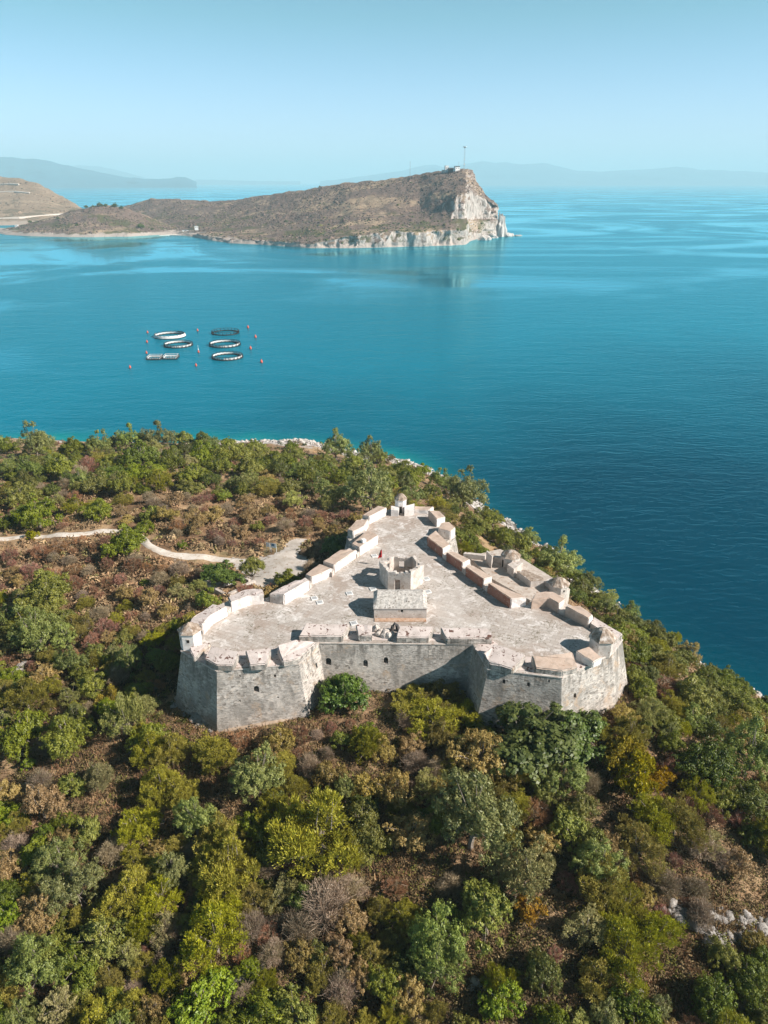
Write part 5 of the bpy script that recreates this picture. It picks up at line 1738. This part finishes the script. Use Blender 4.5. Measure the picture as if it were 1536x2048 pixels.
for v in range(4):
    g_ = np.random.default_rng(100 + v)
    PLANTS.setdefault('lentisk', []).append(make('lentisk', 5.0, 3.4, 0, 15000, .22, .105, 11, g_))
    PLANTS.setdefault('olive', []).append(make('olive', 5.0, 4.6, 0, 15000, .22, .08, 12, g_, small=.30, flat=1.15, out_axis=.35, clump=26))
    PLANTS.setdefault('ygreen', []).append(make('ygreen', 5.0, 3.6, 0, 16000, .23, .07, 13, g_, small=.28, out_axis=.6, jit=.30, clump=26, shell=(.6, 1.15)))
for v in range(3):
    g_ = np.random.default_rng(200 + v)
    PLANTS.setdefault('bright', []).append(make('bright', 4.0, 3.0, 0, 9500, .21, .10, 9, g_, small=.32, clump=26))
    PLANTS.setdefault('silver', []).append(make('silver', 4.5, 3.4, 0, 10000, .21, .08, 10, g_, small=.3, out_axis=.5, clump=24))
    PLANTS.setdefault('fig', []).append(make('fig', 5.5, 4.0, 0, 10000, .29, .21, 13, g_, small=.30, up=.5, clump=22, jit=.30))
    PLANTS.setdefault('dark', []).append(make('dark', 5.0, 3.6, 0, 12500, .21, .11, 11, g_))
    PLANTS.setdefault('brown', []).append(make('brown', 5.0, 3.6, 0, 9500, .22, .10, 11, g_, small=.27, clump=22, shell=(.6, 1.1)))
for v in range(2):
    g_ = np.random.default_rng(300 + v)
    PLANTS.setdefault('yellow', []).append(make('yellow', 4.0, 2.6, 0, 6500, .28, .11, 9, g_, small=.3, out_axis=.5, clump=22))
    PLANTS.setdefault('gold', []).append(make('gold', 3.0, 2.0, 0, 4000, .26, .11, 7, g_, small=.3, out_axis=.5, clump=22))
for v in range(3):
    g_ = np.random.default_rng(400 + v)
    # leafless domed bush: forked twigs under a close dome of fine red twig ends
    V1, F1, t1 = twigs(60, 1.3, 1.75, .018, g_)
    V2, F2, t2 = leaves([(0, 0, .62, 1.3, 1, .86)], 3800, .20, .04, lowcut=-.1, clump=90, jit=.17, out_axis=.6, shell=(.82, 1.02), r_=g_)
    ok = V2.reshape(-1, 4, 3)[:, :, 2].mean(1) > .35
    V2 = V2.reshape(-1, 4, 3)[ok].reshape(-1, 3); t2 = t2.reshape(-1, 4)[ok].ravel(); F2 = np.arange(len(V2)).reshape(-1, 4)
    crown = np_mesh('crown', V2, F2, M['leaf_red'], tone=t2)
    branch = np_mesh('branches', V1, F1, M['leaf_twig'], tone=t1)
    PLANTS.setdefault('red', []).append((crown, branch, 2.6, 1.75))
    V1, F1, t1 = twigs(420, 1.7, 2.4, .017, g_, spread=.95)
    V2, F2, t2 = leaves(bush_lobes(g_, 3.4, 2.5, 7, .3), 3600, .2, .04, out_axis=.8, jit=.42, shell=(.5, 1.1), r_=g_)
    crown = np_mesh('crown', V2, F2, M['leaf_twig'], tone=t2)
    branch = np_mesh('branches', V1, F1, M['leaf_twig'], tone=t1)
    PLANTS.setdefault('twig', []).append((crown, branch, 3.4, 2.4))

KINDTXT = {
    'lentisk': ('green_bush', 'mid green bush', 'bush'), 'olive': ('wild_olive', 'grey-green olive tree', 'tree'), 'ygreen': ('feathery_shrub', 'feathery yellowish shrub', 'shrub'),
    'bright': ('fresh_bush', 'vivid green bush', 'bush'), 'silver': ('silvery_shrub', 'silvery green shrub', 'shrub'), 'fig': ('fig_tree', 'deep green fig tree', 'tree'),
    'dark': ('evergreen_bush', 'dark evergreen bush', 'bush'), 'yellow': ('yellowing_bush', 'yellow-green bush', 'bush'), 'gold': ('golden_bush', 'golden yellow bush', 'bush'),
    'brown': ('brownish_shrub', 'brownish green shrub', 'shrub'), 'red': ('domed_bush', 'reddish leafless domed bush', 'bush'), 'twig': ('bare_shrub', 'bare grey shrub', 'shrub'),
}
ALLP = []      # (root, kind, px, py, wpx)
occupied = []


def plant(kind, p, w, hscale=1.0, label=None, px=None, py=None, wpx=None, cat=None, name=None, lift=0.0, var=None):
    v = PLANTS[kind]; c, t, W, Hh = v[random.randrange(len(v)) if var is None else var]
    s = w / W
    if kind in ('lentisk', 'olive', 'ygreen', 'bright', 'fig', 'dark', 'silver', 'brown') and p[1] < 105 and not lift: hscale *= 1.16
    e_ = empty(name or KINDTXT[kind][0], (p[0], p[1], p[2] - .05), random.uniform(0, 6.283))
    q_ = random.uniform(.84, 1.2)
    e_.scale = (s * q_, s / q_, s * hscale)
    cr = link('crown', c, e_)
    if lift: cr.location = (0, 0, lift / s)
    link('branches' if kind in ('red', 'twig') else 'trunk', t, e_)
    if label:
        tag(e_, label, cat or KINDTXT[kind][2])
    ALLP.append([e_, kind, px, py, wpx, label is not None])
    occupied.append((p[0], p[1], w / 2))
    return e_


def plant_px(kind, px, py, wpx, label=None, hs=1.0, **kw):
    """crown centre and width as seen in the photograph -> a plant standing on the ground there"""
    v = PLANTS[kind][0]
    w = 4.0
    if 735 < px < 965 and 1365 < py < 1480: hs *= .55      # low scrub under the front wall
    if px > 1230 and 1225 < py < 1450: hs *= .72          # wind-cut bushes on the sea slope
    p = None
    for _ in range(3):
        p = hit(px, py, w / v[2] * v[3] * hs * (.62 if py > 1380 else .5))
        if p is None: return None
        w = wpx / FPX * proj((p[0], p[1], p[2] + 1))[2]
    if inside(OUTP, np.array(p[0]), np.array(p[1])): return None
    return plant(kind, p, w, hs, label, px, py, wpx, **kw)


# plants that stand out one by one
SPECIAL = [
    ('fig', 688, 1384, 86, 'round deep green fig tree against the front curtain wall', .95),
    ('fig', 1062, 1472, 186, 'largest deep green fig tree in front of the right bastion', .62),
    ('fig', 1146, 1468, 126, 'second broad fig tree right of the largest one below the right bastion', .68),
    ('fig', 678, 1094, 60, 'round fig tree outside the western wall near the far bastion'),
    ('olive', 1117, 1125, 78, 'tall grey-green tree above the water right of the outer court'),
    ('olive', 70, 886, 66, 'large round grey-green tree on the far shore at the left edge'),
    ('olive', 262, 882, 48, 'tall grey-green tree on the far shore, alone against the sea'),
    ('olive', 672, 895, 52, 'grey-green tree in front of the white shore rocks'),
    ('olive', 740, 905, 46, 'last grey-green tree on the far shore, beside the white rock point'),
    ('olive', 930, 985, 84, 'large grey-green tree right behind the far turret'),
    ('olive', 945, 1630, 160, 'largest round grey-green tree below the right bastion'),
    ('ygreen', 640, 1665, 165, 'largest yellowish feathery shrub in the middle of the slope below the fortress'),
    ('lentisk', 255, 1088, 76, 'leafy green bush beside the bend of the white path'),
    ('yellow', 64, 1071, 26, 'small yellow bush at the left end of the white path'),
    ('bright', 300, 1028, 40, 'upright fresh green bush above the bend of the white path'),
    ('bright', 365, 1090, 20, 'small fresh green bush just below the white path'),
    ('bright', 290, 1166, 18, 'tiny bright green bush in dry grass left of the planter'),
    ('bright', 418, 1198, 50, 'fresh green bush below the planter wall by the left bastion'),
    ('yellow', 225, 1392, 56, 'yellow-green bush left of the left bastion'),
    ('gold', 1320, 1555, 56, 'golden orange bush right of the fig trees below the right bastion'),
    ('gold', 1062, 1815, 62, 'golden yellow bush beside the grey bare shrub near the bottom'),
    ('dark', 1412, 1525, 112, 'round dark green bush near the right edge below the sea slope'),
    ('silver', 1050, 1740, 120, 'largest silvery grey shrub near the bottom right of centre'),
    ('olive', 690, 1580, 48, 'small upright dark olive alone on brown ground below the front wall'),
    ('lentisk', 1158, 1622, 74, 'broad leaved green bush between red and yellow bushes'),
    ('bright', 975, 1835, 118, 'vivid green tree at the bottom centre right'),
    ('olive', 873, 1870, 112, 'tall olive tree left of the vivid green one at the bottom'),
    ('bright', 55, 1530, 28, 'small vivid bush beside the bleached dead trunk at the left'),
]
for k, px, py, w, lb, *hs_ in SPECIAL: plant_px(k, px, py, w, lb, hs=hs_[0] if hs_ else (1.15 if k == 'olive' and w < 60 else 1.0))
# two trees with bare stems by the forecourt and the planter
p = hit(443, 1172); kf = proj(p)[2] / FPX
e_ = plant('fig', (p[0], p[1], p[2]), 66 * kf, .8, 'fig tree with pale stems growing in the low walled planter', 443, 1140, 66, lift=1.1, var=1)
p = hit(506, 1160); w = 46 * proj(p)[2] / FPX
e_ = plant('lentisk', (p[0], p[1], p[2]), w, 1.0, 'small round headed tree on a thin stem at the forecourt edge', 506, 1124, 46, lift=1.9, name='young_tree', cat='tree', var=0)
link('stem', limb_mesh('stem', [([(0, 0, -.2), (.04, 0, 1.6), (0, .03, 3.4)], [.13, .11, .08])], M['bark']), e_)
p = hit(400, 1192); w = 30 * proj(p)[2] / FPX
plant('silver', (p[0], p[1], p[2]), w, 1.0, 'thin silvery young tree beside the planter corner', 400, 1168, 30, lift=1.2, name='young_tree', cat='tree', var=0)

L_ = """lentisk:12 895 44;60 927 58;150 895 46;408 890 54;225 928 58;120 937 62;30 947 38;50 962 50;40 992 64;185 972 62;240 972 52;285 977 36;385 952 52;75 1030 78;190 1022 54;412 907 62;460 907 64;510 907 54;548 922 52;585 892 28;585 907 46;575 977 44;620 952 54;650 927 40;675 957 54;725 952 52;700 927 42;800 942 46;820 957 54;95 1192 88;90 1168 54;95 1215 64;20 1357 46;245 1277 38;215 1327 38;190 1372 64;45 1466 94;145 1466 88;1345 1332 74;1382 1402 104;1475 1412 96;1330 1440 60;860 985 44;905 1010 40;985 1040 44;1040 1090 44;1160 1180 50;1190 1200 44;1230 1250 60;1270 1270 60;1300 1310 60;1140 1150 40;1000 1075 46;945 1040 44;1245 1310 40;440 935 50;500 935 50;345 925 50;310 940 48;270 945 46;440 985 28;770 945 40;760 915 36
olive:198 891 46;318 880 60;415 892 50;740 982 84;15 1232 34;70 1267 88;132 1272 54;145 1327 58;515 1552 90;1132 1552 74;1200 1722 76;1500 1505 104;150 1770 104;115 1720 84;880 1925 90;390 1642 76;1180 1165 40;1215 1215 44;820 990 50;700 985 50;640 975 44;880 960 40;160 960 44;1060 1075 36
ygreen:320 962 54;150 1012 42;530 977 42;50 1392 74;105 1372 38;300 1502 64;342 1505 64;420 1502 76;322 1572 76;432 1512 74;580 1572 64;870 1432 108;832 1402 84;886 1388 84;460 1722 118;440 1680 90;1302 1632 86;1352 1642 96;1282 1692 96;1262 1462 74;1000 1962 66;1250 1900 116;1212 1762 96;1300 1872 96;1200 1962 86;270 1652 86;255 1792 106;440 1742 96;450 1782 86;430 1872 126;340 1952 66;640 1942 64;550 1620 80;360 1590 70;735 1490 64;690 1700 80;940 1420 60;1250 1800 70
bright:368 880 42;130 1237 42;190 1302 40;365 1482 24;145 1572 48;170 1662 54;20 1837 66;200 1882 96;150 1932 84;410 2002 108;590 2022 96;1000 2002 86;1270 2022 84;1135 1662 84;1180 1690 66;450 992 28;735 1470 50;960 1460 60;640 1905 56;1040 1600 30
silver:305 897 40;490 967 50;655 999 52;590 1002 46;140 1392 42;245 1437 80;200 1557 64;1302 1422 64;1172 1862 86;120 2012 66;115 1000 24;285 1417 58;770 1000 44;60 985 30;1215 1195 40;1420 1690 60;560 1790 70;330 1860 66
dark:280 917 64;370 900 44;1500 1602 96;1430 1992 90;1502 1962 96;1085 1950 80;1528 1930 60;700 945 46;560 940 48;420 960 44;60 1900 70;720 1620 60;1420 1455 60;1290 1350 56;1090 1130 40;230 950 46
yellow:1245 1500 86;1272 1542 96;262 1377 30;1150 1640 40;1180 1830 50
brown:960 1505 118;1210 1700 70;1480 1730 70;600 1905 70;680 1900 60;720 1950 60;760 1500 60;330 1030 44;390 1035 46;350 1000 44;430 1030 46;500 1030 46;300 1195 44;250 1190 44;1010 1560 60;1450 1560 60;820 1990 70;560 1480 60
red:175 932 42;148 994 28;82 1106 38;118 1096 36;215 1111 34;213 1127 30;60 1142 38;145 1142 34;146 1166 42;218 1166 28;265 1131 38;160 1081 26;355 1054 28;212 1257 48;186 1281 42;310 1372 34;1282 1342 40;1322 1372 66;1070 1622 60;1370 1607 48;1420 1627 50;1135 1766 44;285 1906 36;40 1972 32;385 1796 40;790 1772 44;490 1025 26;560 1010 26;610 1045 30;640 1030 28;690 1030 26;840 1955 26;540 1040 28;470 1045 28;430 1070 30;400 1000 26;30 1015 26;60 1000 24;20 1110 30;110 1150 30;190 1095 24;240 1160 30;480 1480 40;600 1470 40;1110 1905 34;1480 1640 40;1330 1600 34;850 1150 1
twig:155 947 42;235 1352 48;550 1742 44;545 1902 54;530 1747 44;650 1802 104;1180 1562 48;330 1862 62;1400 1690 60;1320 1760 70;1450 1720 60;130 970 30;80 980 28;270 1120 30;320 1160 34;360 1140 36;200 1230 44;600 1850 70;1380 1560 50;700 1780 60;80 1560 50;30 1690 60;620 1030 34;570 1050 34;450 1020 30;1250 1720 60;230 1700 60;500 1850 60;900 1770 50"""
for line in L_.splitlines():
    k, rest = line.split(':')
    for q in rest.split(';'):
        px, py, w = map(float, q.split())
        if w > 10: plant_px(k, px, py, w * random.uniform(.93, 1.1), hs=random.uniform(.85, 1.15))

# fill the rest of the slopes; which kinds grow where follows the photograph
def mix_at(px, py):
    if py < 990: return dict(lentisk=6, olive=2.5, ygreen=1.5, dark=2, silver=1, brown=.7, red=.7, twig=.5)
    if py < 1240 and px < 760: return dict(lentisk=.8, ygreen=1.2, brown=4.5, red=4.5, twig=3, silver=.5, dark=.2)
    if px > 900 and py < 1420: return dict(lentisk=6, olive=2, dark=2, bright=1, ygreen=1, brown=.6, red=.6)
    if 430 < px < 900 and 1440 < py < 1560: return dict(brown=2, ygreen=2, red=2, twig=2.5, bright=.4)
    if px < 430 and py < 1480: return dict(lentisk=3, ygreen=3, olive=1.5, brown=1.5, red=1.5, twig=1.2)
    if px > 1280 and 1680 < py < 1900: return dict(twig=3, brown=2, red=2, ygreen=1.5)
    return dict(ygreen=5.5, lentisk=4.5, olive=1.2, brown=2.6, twig=.9, red=.8, bright=.7, silver=.3, dark=1.2)


def w_guard(px, py): return 3.2 if 1060 < py < 1220 and px < 560 else 0.3
free_d = np.concatenate([path_d, ledge_d, ledge2_d])
tries, added = 0, 0
while tries < 16000 and added < 640:
    tries += 1
    py = 885 + (2090 - 885) * rng.uniform() ** .85; px = rng.uniform(-40, 1576)
    mx = mix_at(px, py); ks = list(mx); k = ks[rng.choice(len(ks), p=np.array([mx[q] for q in ks]) / sum(mx.values()))]
    # open dry banks the photograph shows almost bare
    if any(x0 < px < x1 and y0 < py < y1 for x0, x1, y0, y1 in ((1290, 1570, 1720, 1930), (600, 800, 1462, 1560), (330, 470, 1395, 1500), (700, 860, 1600, 1720), (250, 400, 1760, 1830), (20, 130, 1500, 1600), (420, 700, 1450, 1480))) and rng.uniform() < .86: continue
    p = hit(px, py, 1.0)
    if p is not None and p[1] < 92 and noise2(p[0], p[1], 9.0, 77) < .40: continue
    if p is None or p[2] < (2.2 if px > 950 else (0.7 if px < 420 else 2.0)): continue
    x, y = p[:2]
    if poly_dist(OUTP, np.array(x), np.array(y)) < (6.5 if y < 97 and x < 30 else 4.0) or inside(OUTP, np.array(x), np.array(y)) or inside(COURT, np.array(x), np.array(y)) or inside(YP, np.array(x), np.array(y)): continue
    if np.min(np.hypot(free_d[:, 0] - x, free_d[:, 1] - y)) < 2.2 + w_guard(px, py): continue
    w = PLANTS[k][0][2] * rng.uniform(.55, 1.0) * (1.0 if y < 160 else 1.15)
    if px > 1000 or y > 190: w *= 1.12
    if py > 1480: w *= 1.2 * rng.uniform(.75, 1.25)
    if k not in ('red', 'twig') and py > 1400: w *= .9
    if any(math.hypot(x - a, y - b) < (w / 2 + r) * (.95 if (985 < py < 1240 and px < 700) else (.70 if y > 160 else (.66 if y > 88 else .58))) for a, b, r in occupied): continue
    kk = proj((x, y, p[2] + 1))
    plant(k, p, w, rng.uniform(.85, 1.15), None, kk[0], kk[1], w * FPX / kk[2]); added += 1


def zone(px, py):
    if py < 950: return 'on the far shore slope' if px < 430 else ('behind the white shore rocks' if px < 760 else 'behind the fortress tip')
    if py < 1060: return 'on the slope above the white path' if px < 420 else ('behind the western fortress wall' if px < 720 else ('beside the far turret' if px < 880 else 'on the sea slope by the far bastion'))
    if py < 1240:
        if px < 420: return 'just below the white path' if py < 1150 else 'on the slope left of the planter'
        if px < 760: return 'beside the forecourt'
        return 'on the sea slope beside the outer court'
    if py < 1480:
        if px < 200: return 'at the left edge beside the fortress'
        if px < 440: return 'close left of the left bastion'
        if px < 960: return 'below the front curtain wall'
        if px < 1260: return 'below the right bastion'
        return 'on the sea slope by the right bastion'
    if py < 1720:
        if px < 260: return 'on the left edge of the near slope'
        if px < 560: return 'on the near slope below the left bastion'
        if px < 860: return 'in the middle of the near slope'
        if px < 1180: return 'on the near slope below the fig trees'
        return 'on the near slope by the right edge'
    if px < 260: return 'in the bottom left corner'
    if px < 560: return 'at the bottom left of centre'
    if px < 860: return 'at the bottom centre'
    if px < 1180: return 'at the bottom right of centre'
    return 'around the bottom right rock outcrop'


sets_ = {}
for r in ALLP:
    if not r[5]: sets_.setdefault((r[1], zone(r[2], r[3])), []).append(r)
    r[0]['group'] = {'bush': 'bushes', 'tree': 'trees', 'shrub': 'shrubs'}[KINDTXT[r[1]][2]] + ' of the ' + KINDTXT[r[1]][0].replace('_', ' ') + ' kind'
NUM = {2: 'two', 3: 'three'}
for (k, zn), rs in sets_.items():
    nm, look, cat = KINDTXT[k]
    rs.sort(key=lambda r: r[2])
    n = len(rs)
    for i, r in enumerate(rs):
        if n == 1: lb = f'{look} {zn}'
        elif n == 2: lb = ('left' if i == 0 else 'right') + f' of two: {look} {zn}'
        elif n == 3: lb = ('left', 'middle', 'right')[i] + f' of three: {look} {zn}'
        elif i == 0: lb = f'leftmost {look} {zn}'
        elif i == n - 1: lb = f'rightmost {look} {zn}'
        else:
            big = max(rs[1:-1], key=lambda q: q[4]); low = max(rs[1:-1], key=lambda q: q[3] if q is not big else -1)
            if r is big: lb = f'widest {look} {zn}'
            elif r is low: lb = f'nearest {look} {zn}'
            else:
                lb = f'ordinary {look} {zn}'
        r[0]['label'] = lb.replace('bushs', 'bushes'); r[0]['category'] = cat
        if n > 3 and 'ordinary' in lb: r[0]['group'] = f'{nm.replace("_", " ")} {zn}'

# bleached dead trunk at the left
p = hit(30, 1512)
dt = limb_mesh('dead_trunk', [([(1.6, 0, .1), (.6, .1, .7), (-.4, 0, 1.0), (-1.8, .2, 1.3)], [.22, .18, .12, .03]), ([(.6, .1, .7), (0, .5, 1.5), (-.8, .6, 2.0)], [.13, .08, .02]), ([(0, 0, .9), (-.6, -.5, 1.0), (-1.6, -.6, .9)], [.11, .07, .02]),
                              ([(-.4, 0, 1.0), (-.9, .3, 1.7), (-1.2, .3, 2.2)], [.08, .05, .02])], M['deadwood'])
o = link('dead_trunk', dt, loc=tuple(p)); tag(o, 'bleached white dead trunk lying beside a small vivid bush', 'dead tree')

# dark shrubs on top of the knoll
for i, (px, py, w) in enumerate(((172, 416, 8), (186, 415, 7), (200, 414, 12), (212, 413, 8), (231, 415, 12), (243, 418, 9), (60, 443, 8), (115, 438, 7), (282, 457, 14), (305, 460, 7), (155, 452, 7), (640, 372, 4))):
    kn = sorted(KNOLL if px < 400 else HEAD); xs_ = [c[0] for c in kn]
    j = min(max(np.searchsorted(xs_, px) - 1, 0), len(xs_) - 2); f_ = (px - xs_[j]) / (xs_[j + 1] - xs_[j])
    def lerp_k(q): return [at(kn[q][0], kn[q][1], -.5)] + [atd(kn[q][0], yy, at(kn[q][0], kn[q][1], -.5)[1] + dd) for yy, dd in kn[q][2]]
    pts = [a * (1 - f_) + b * f_ for a, b in zip(lerp_k(j), lerp_k(j + 1))]
    best = pts[-1]
    for a, b in zip(pts, pts[1:]):
        u, v = proj(a)[1], proj(b)[1]
        if v <= py <= u: g_ = (u - py) / (u - v + 1e-9); best = a * (1 - g_) + b * g_
    ww = w * proj(best)[2] / FPX
    c, t, W, Hh = PLANTS['dark'][i % 3]
    o = link('knoll_tree', c, loc=(best[0], best[1], best[2] - 1)); s = ww / W; o.scale = (s, s, s); o.rotation_euler = (0, 0, i)
    lb = 'tiny dark tree on the ridge of the long headland' if px > 400 else ('dark trees in the row on top of the far knoll' if py < 420 else 'dark bush dotted on the slope of the far knoll')
    tag(o, lb, 'tree', 'dark trees on the far headland and knoll')

# ------------------------------------------------------------------ ground cover: dry grass and low scrub (uncountable)
def scatter(n, seed):
    g_ = np.random.default_rng(seed)
    # points spread evenly over the picture's slope, then on the ground
    px = g_.uniform(-120, 1656, n); py = 868 + (2150 - 868) * g_.uniform(0, 1, n) ** .8
    d = FW[None] + ((px - 768) / FPX)[:, None] * np.array([1., 0, 0]) + ((1024 - py) / FPX)[:, None] * UP[None]
    tt = np.full(n, np.nan); prev = np.full(n, 15.0)
    for t in np.arange(30, 420, 1.0):
        P_ = CAMP[None] + t * d
        b = (P_[:, 2] < ground(P_[:, 0], P_[:, 1])) & np.isnan(tt)
        tt[b] = t - .5
    ok = ~np.isnan(tt)
    P_ = (CAMP[None] + tt[:, None] * d)[ok]
    x, y = P_[:, 0] + g_.normal(0, .4, len(P_)), P_[:, 1] + g_.normal(0, .6, len(P_))
    z = ground(x, y)
    ok = (z > 1.5) & (poly_dist(OUTP, x, y) > 1.0) & ~inside(OUTP, x, y) & ~inside(COURT, x, y) & ~inside(YP, x, y)
    dp = poly_dist(path_d, x, y, False); ok &= dp > 2.3
    for q in (ledge_d, ledge2_d): ok &= poly_dist(q, x, y, False) > .7
    pcx = pc[:, :2]; ok &= ~inside(pcx, x, y)
    return x[ok], y[ok], z[ok], g_


def pal(g_, n, cols, w):
    c = np.array(cols)[g_.choice(len(cols), n, p=np.array(w) / sum(w))]
    return c * g_.uniform(.75, 1.25, (n, 1))


# tufts of dry grass
x, y, z, g_ = scatter(26000, 51)
nb = 9
patch = noise2(x, y, 14, 61)
keep = patch + g_.normal(0, .08, len(x)) > .36
x, y, z = x[keep], y[keep], z[keep]; n = len(x)
colr = pal(g_, n, [(.44, .29, .155), (.33, .18, .095), (.26, .14, .08), (.38, .24, .13), (.16, .10, .06)], [3, 3, 2, 2, 2])
sc_ = g_.uniform(.45, 1.0, n) * (1 + .004 * (y - 60))
base = np.repeat(np.stack([x, y, z - .05], 1), nb, 0); s_ = np.repeat(sc_, nb)[:, None]
N = n * nb
b0 = base + g_.normal(0, .28, (N, 3)) * np.array([1, 1, 0]) * s_
lean = g_.normal(0, .28, (N, 3)); lean[:, 2] = g_.uniform(.5, 1.0, N)
tip = b0 + lean * s_
side = np.cross(lean, g_.normal(size=(N, 3))); side /= np.linalg.norm(side, axis=1, keepdims=True); side *= .045 * s_
V_ = np.stack([b0 - side, b0 + side, tip + side * .4, tip - side * .4], 1).reshape(-1, 3)
cc = np.repeat(np.repeat(colr, nb, 0) * g_.uniform(.8, 1.2, (N, 1)), 4, 0)
tag(link('dry_grass', np_mesh('dry_grass', V_, np.arange(4 * N).reshape(N, 4), M['cover'], tone=np.concatenate([cc, np.ones((len(cc), 1))], 1))), 'dry straw and rust coloured grass between the bushes', 'grass', kind='stuff')
# low cushions of scrub
x, y, z, g_ = scatter(30000, 52); n = len(x); nb = 34
pxy = np.array([proj((a, b, c))[:2] for a, b, c in zip(x, y, z)])
leftbrown = ((pxy[:, 1] < 1260) & (pxy[:, 1] > 985) & (pxy[:, 0] < 760))
colr = pal(g_, n, [(.13, .09, .045), (.19, .125, .06), (.08, .06, .03), (.15, .135, .035), (.115, .12, .022), (.22, .165, .085)], [3, 3, 3, 2, 1.2, 1.5])
colb = pal(g_, n, [(.27, .18, .10), (.30, .185, .105), (.19, .125, .07), (.30, .22, .12), (.21, .18, .07), (.40, .285, .165)], [3, 3, 2, 2, 1.2, 2])
farg = pxy[:, 1] < 985
colg = pal(g_, n, [(.07, .09, .02), (.10, .11, .035), (.16, .11, .07), (.05, .07, .018)], [3, 2, 2, 2])
colr = np.where(leftbrown[:, None], colb, colr); colr = np.where(farg[:, None], colg, colr)
rad = g_.uniform(.3, .95, n) * (1 + .003 * (y - 60)) * np.where(leftbrown, 1.25, 1); N = n * nb
d = g_.normal(size=(N, 3)); d[:, 2] = np.abs(d[:, 2]) + .1; d /= np.linalg.norm(d, axis=1, keepdims=True)
rr = np.repeat(rad, nb)[:, None]
c = np.repeat(np.stack([x, y, z - .05], 1), nb, 0) + d * rr * g_.uniform(.6, 1.1, (N, 1)) * np.array([1, 1, .9])
nn = d + g_.normal(0, .6, (N, 3)); nn /= np.linalg.norm(nn, axis=1, keepdims=True)
a = np.cross(nn, g_.normal(size=(N, 3))); a /= np.linalg.norm(a, axis=1, keepdims=True); b = np.cross(nn, a)
l = rr * np.repeat(np.where(y < 95, .19, .28), nb)[:, None] * g_.uniform(.7, 1.3, (N, 1)); w = l * .42
V_ = np.stack([c - a * l, c + b * w, c + a * l, c - b * w], 1).reshape(-1, 3)
cc = np.repeat(np.repeat(colr, nb, 0) * g_.uniform(.75, 1.25, (N, 1)), 4, 0)
tag(link('low_scrub', np_mesh('low_scrub', V_, np.arange(4 * N).reshape(N, 4), M['cover'], tone=np.concatenate([cc, np.ones((len(cc), 1))], 1))), 'low brown and olive cushions of scrub covering the ground', 'scrub', kind='stuff')
print('plants', len(ALLP), 'fill', added, 'grass', n)
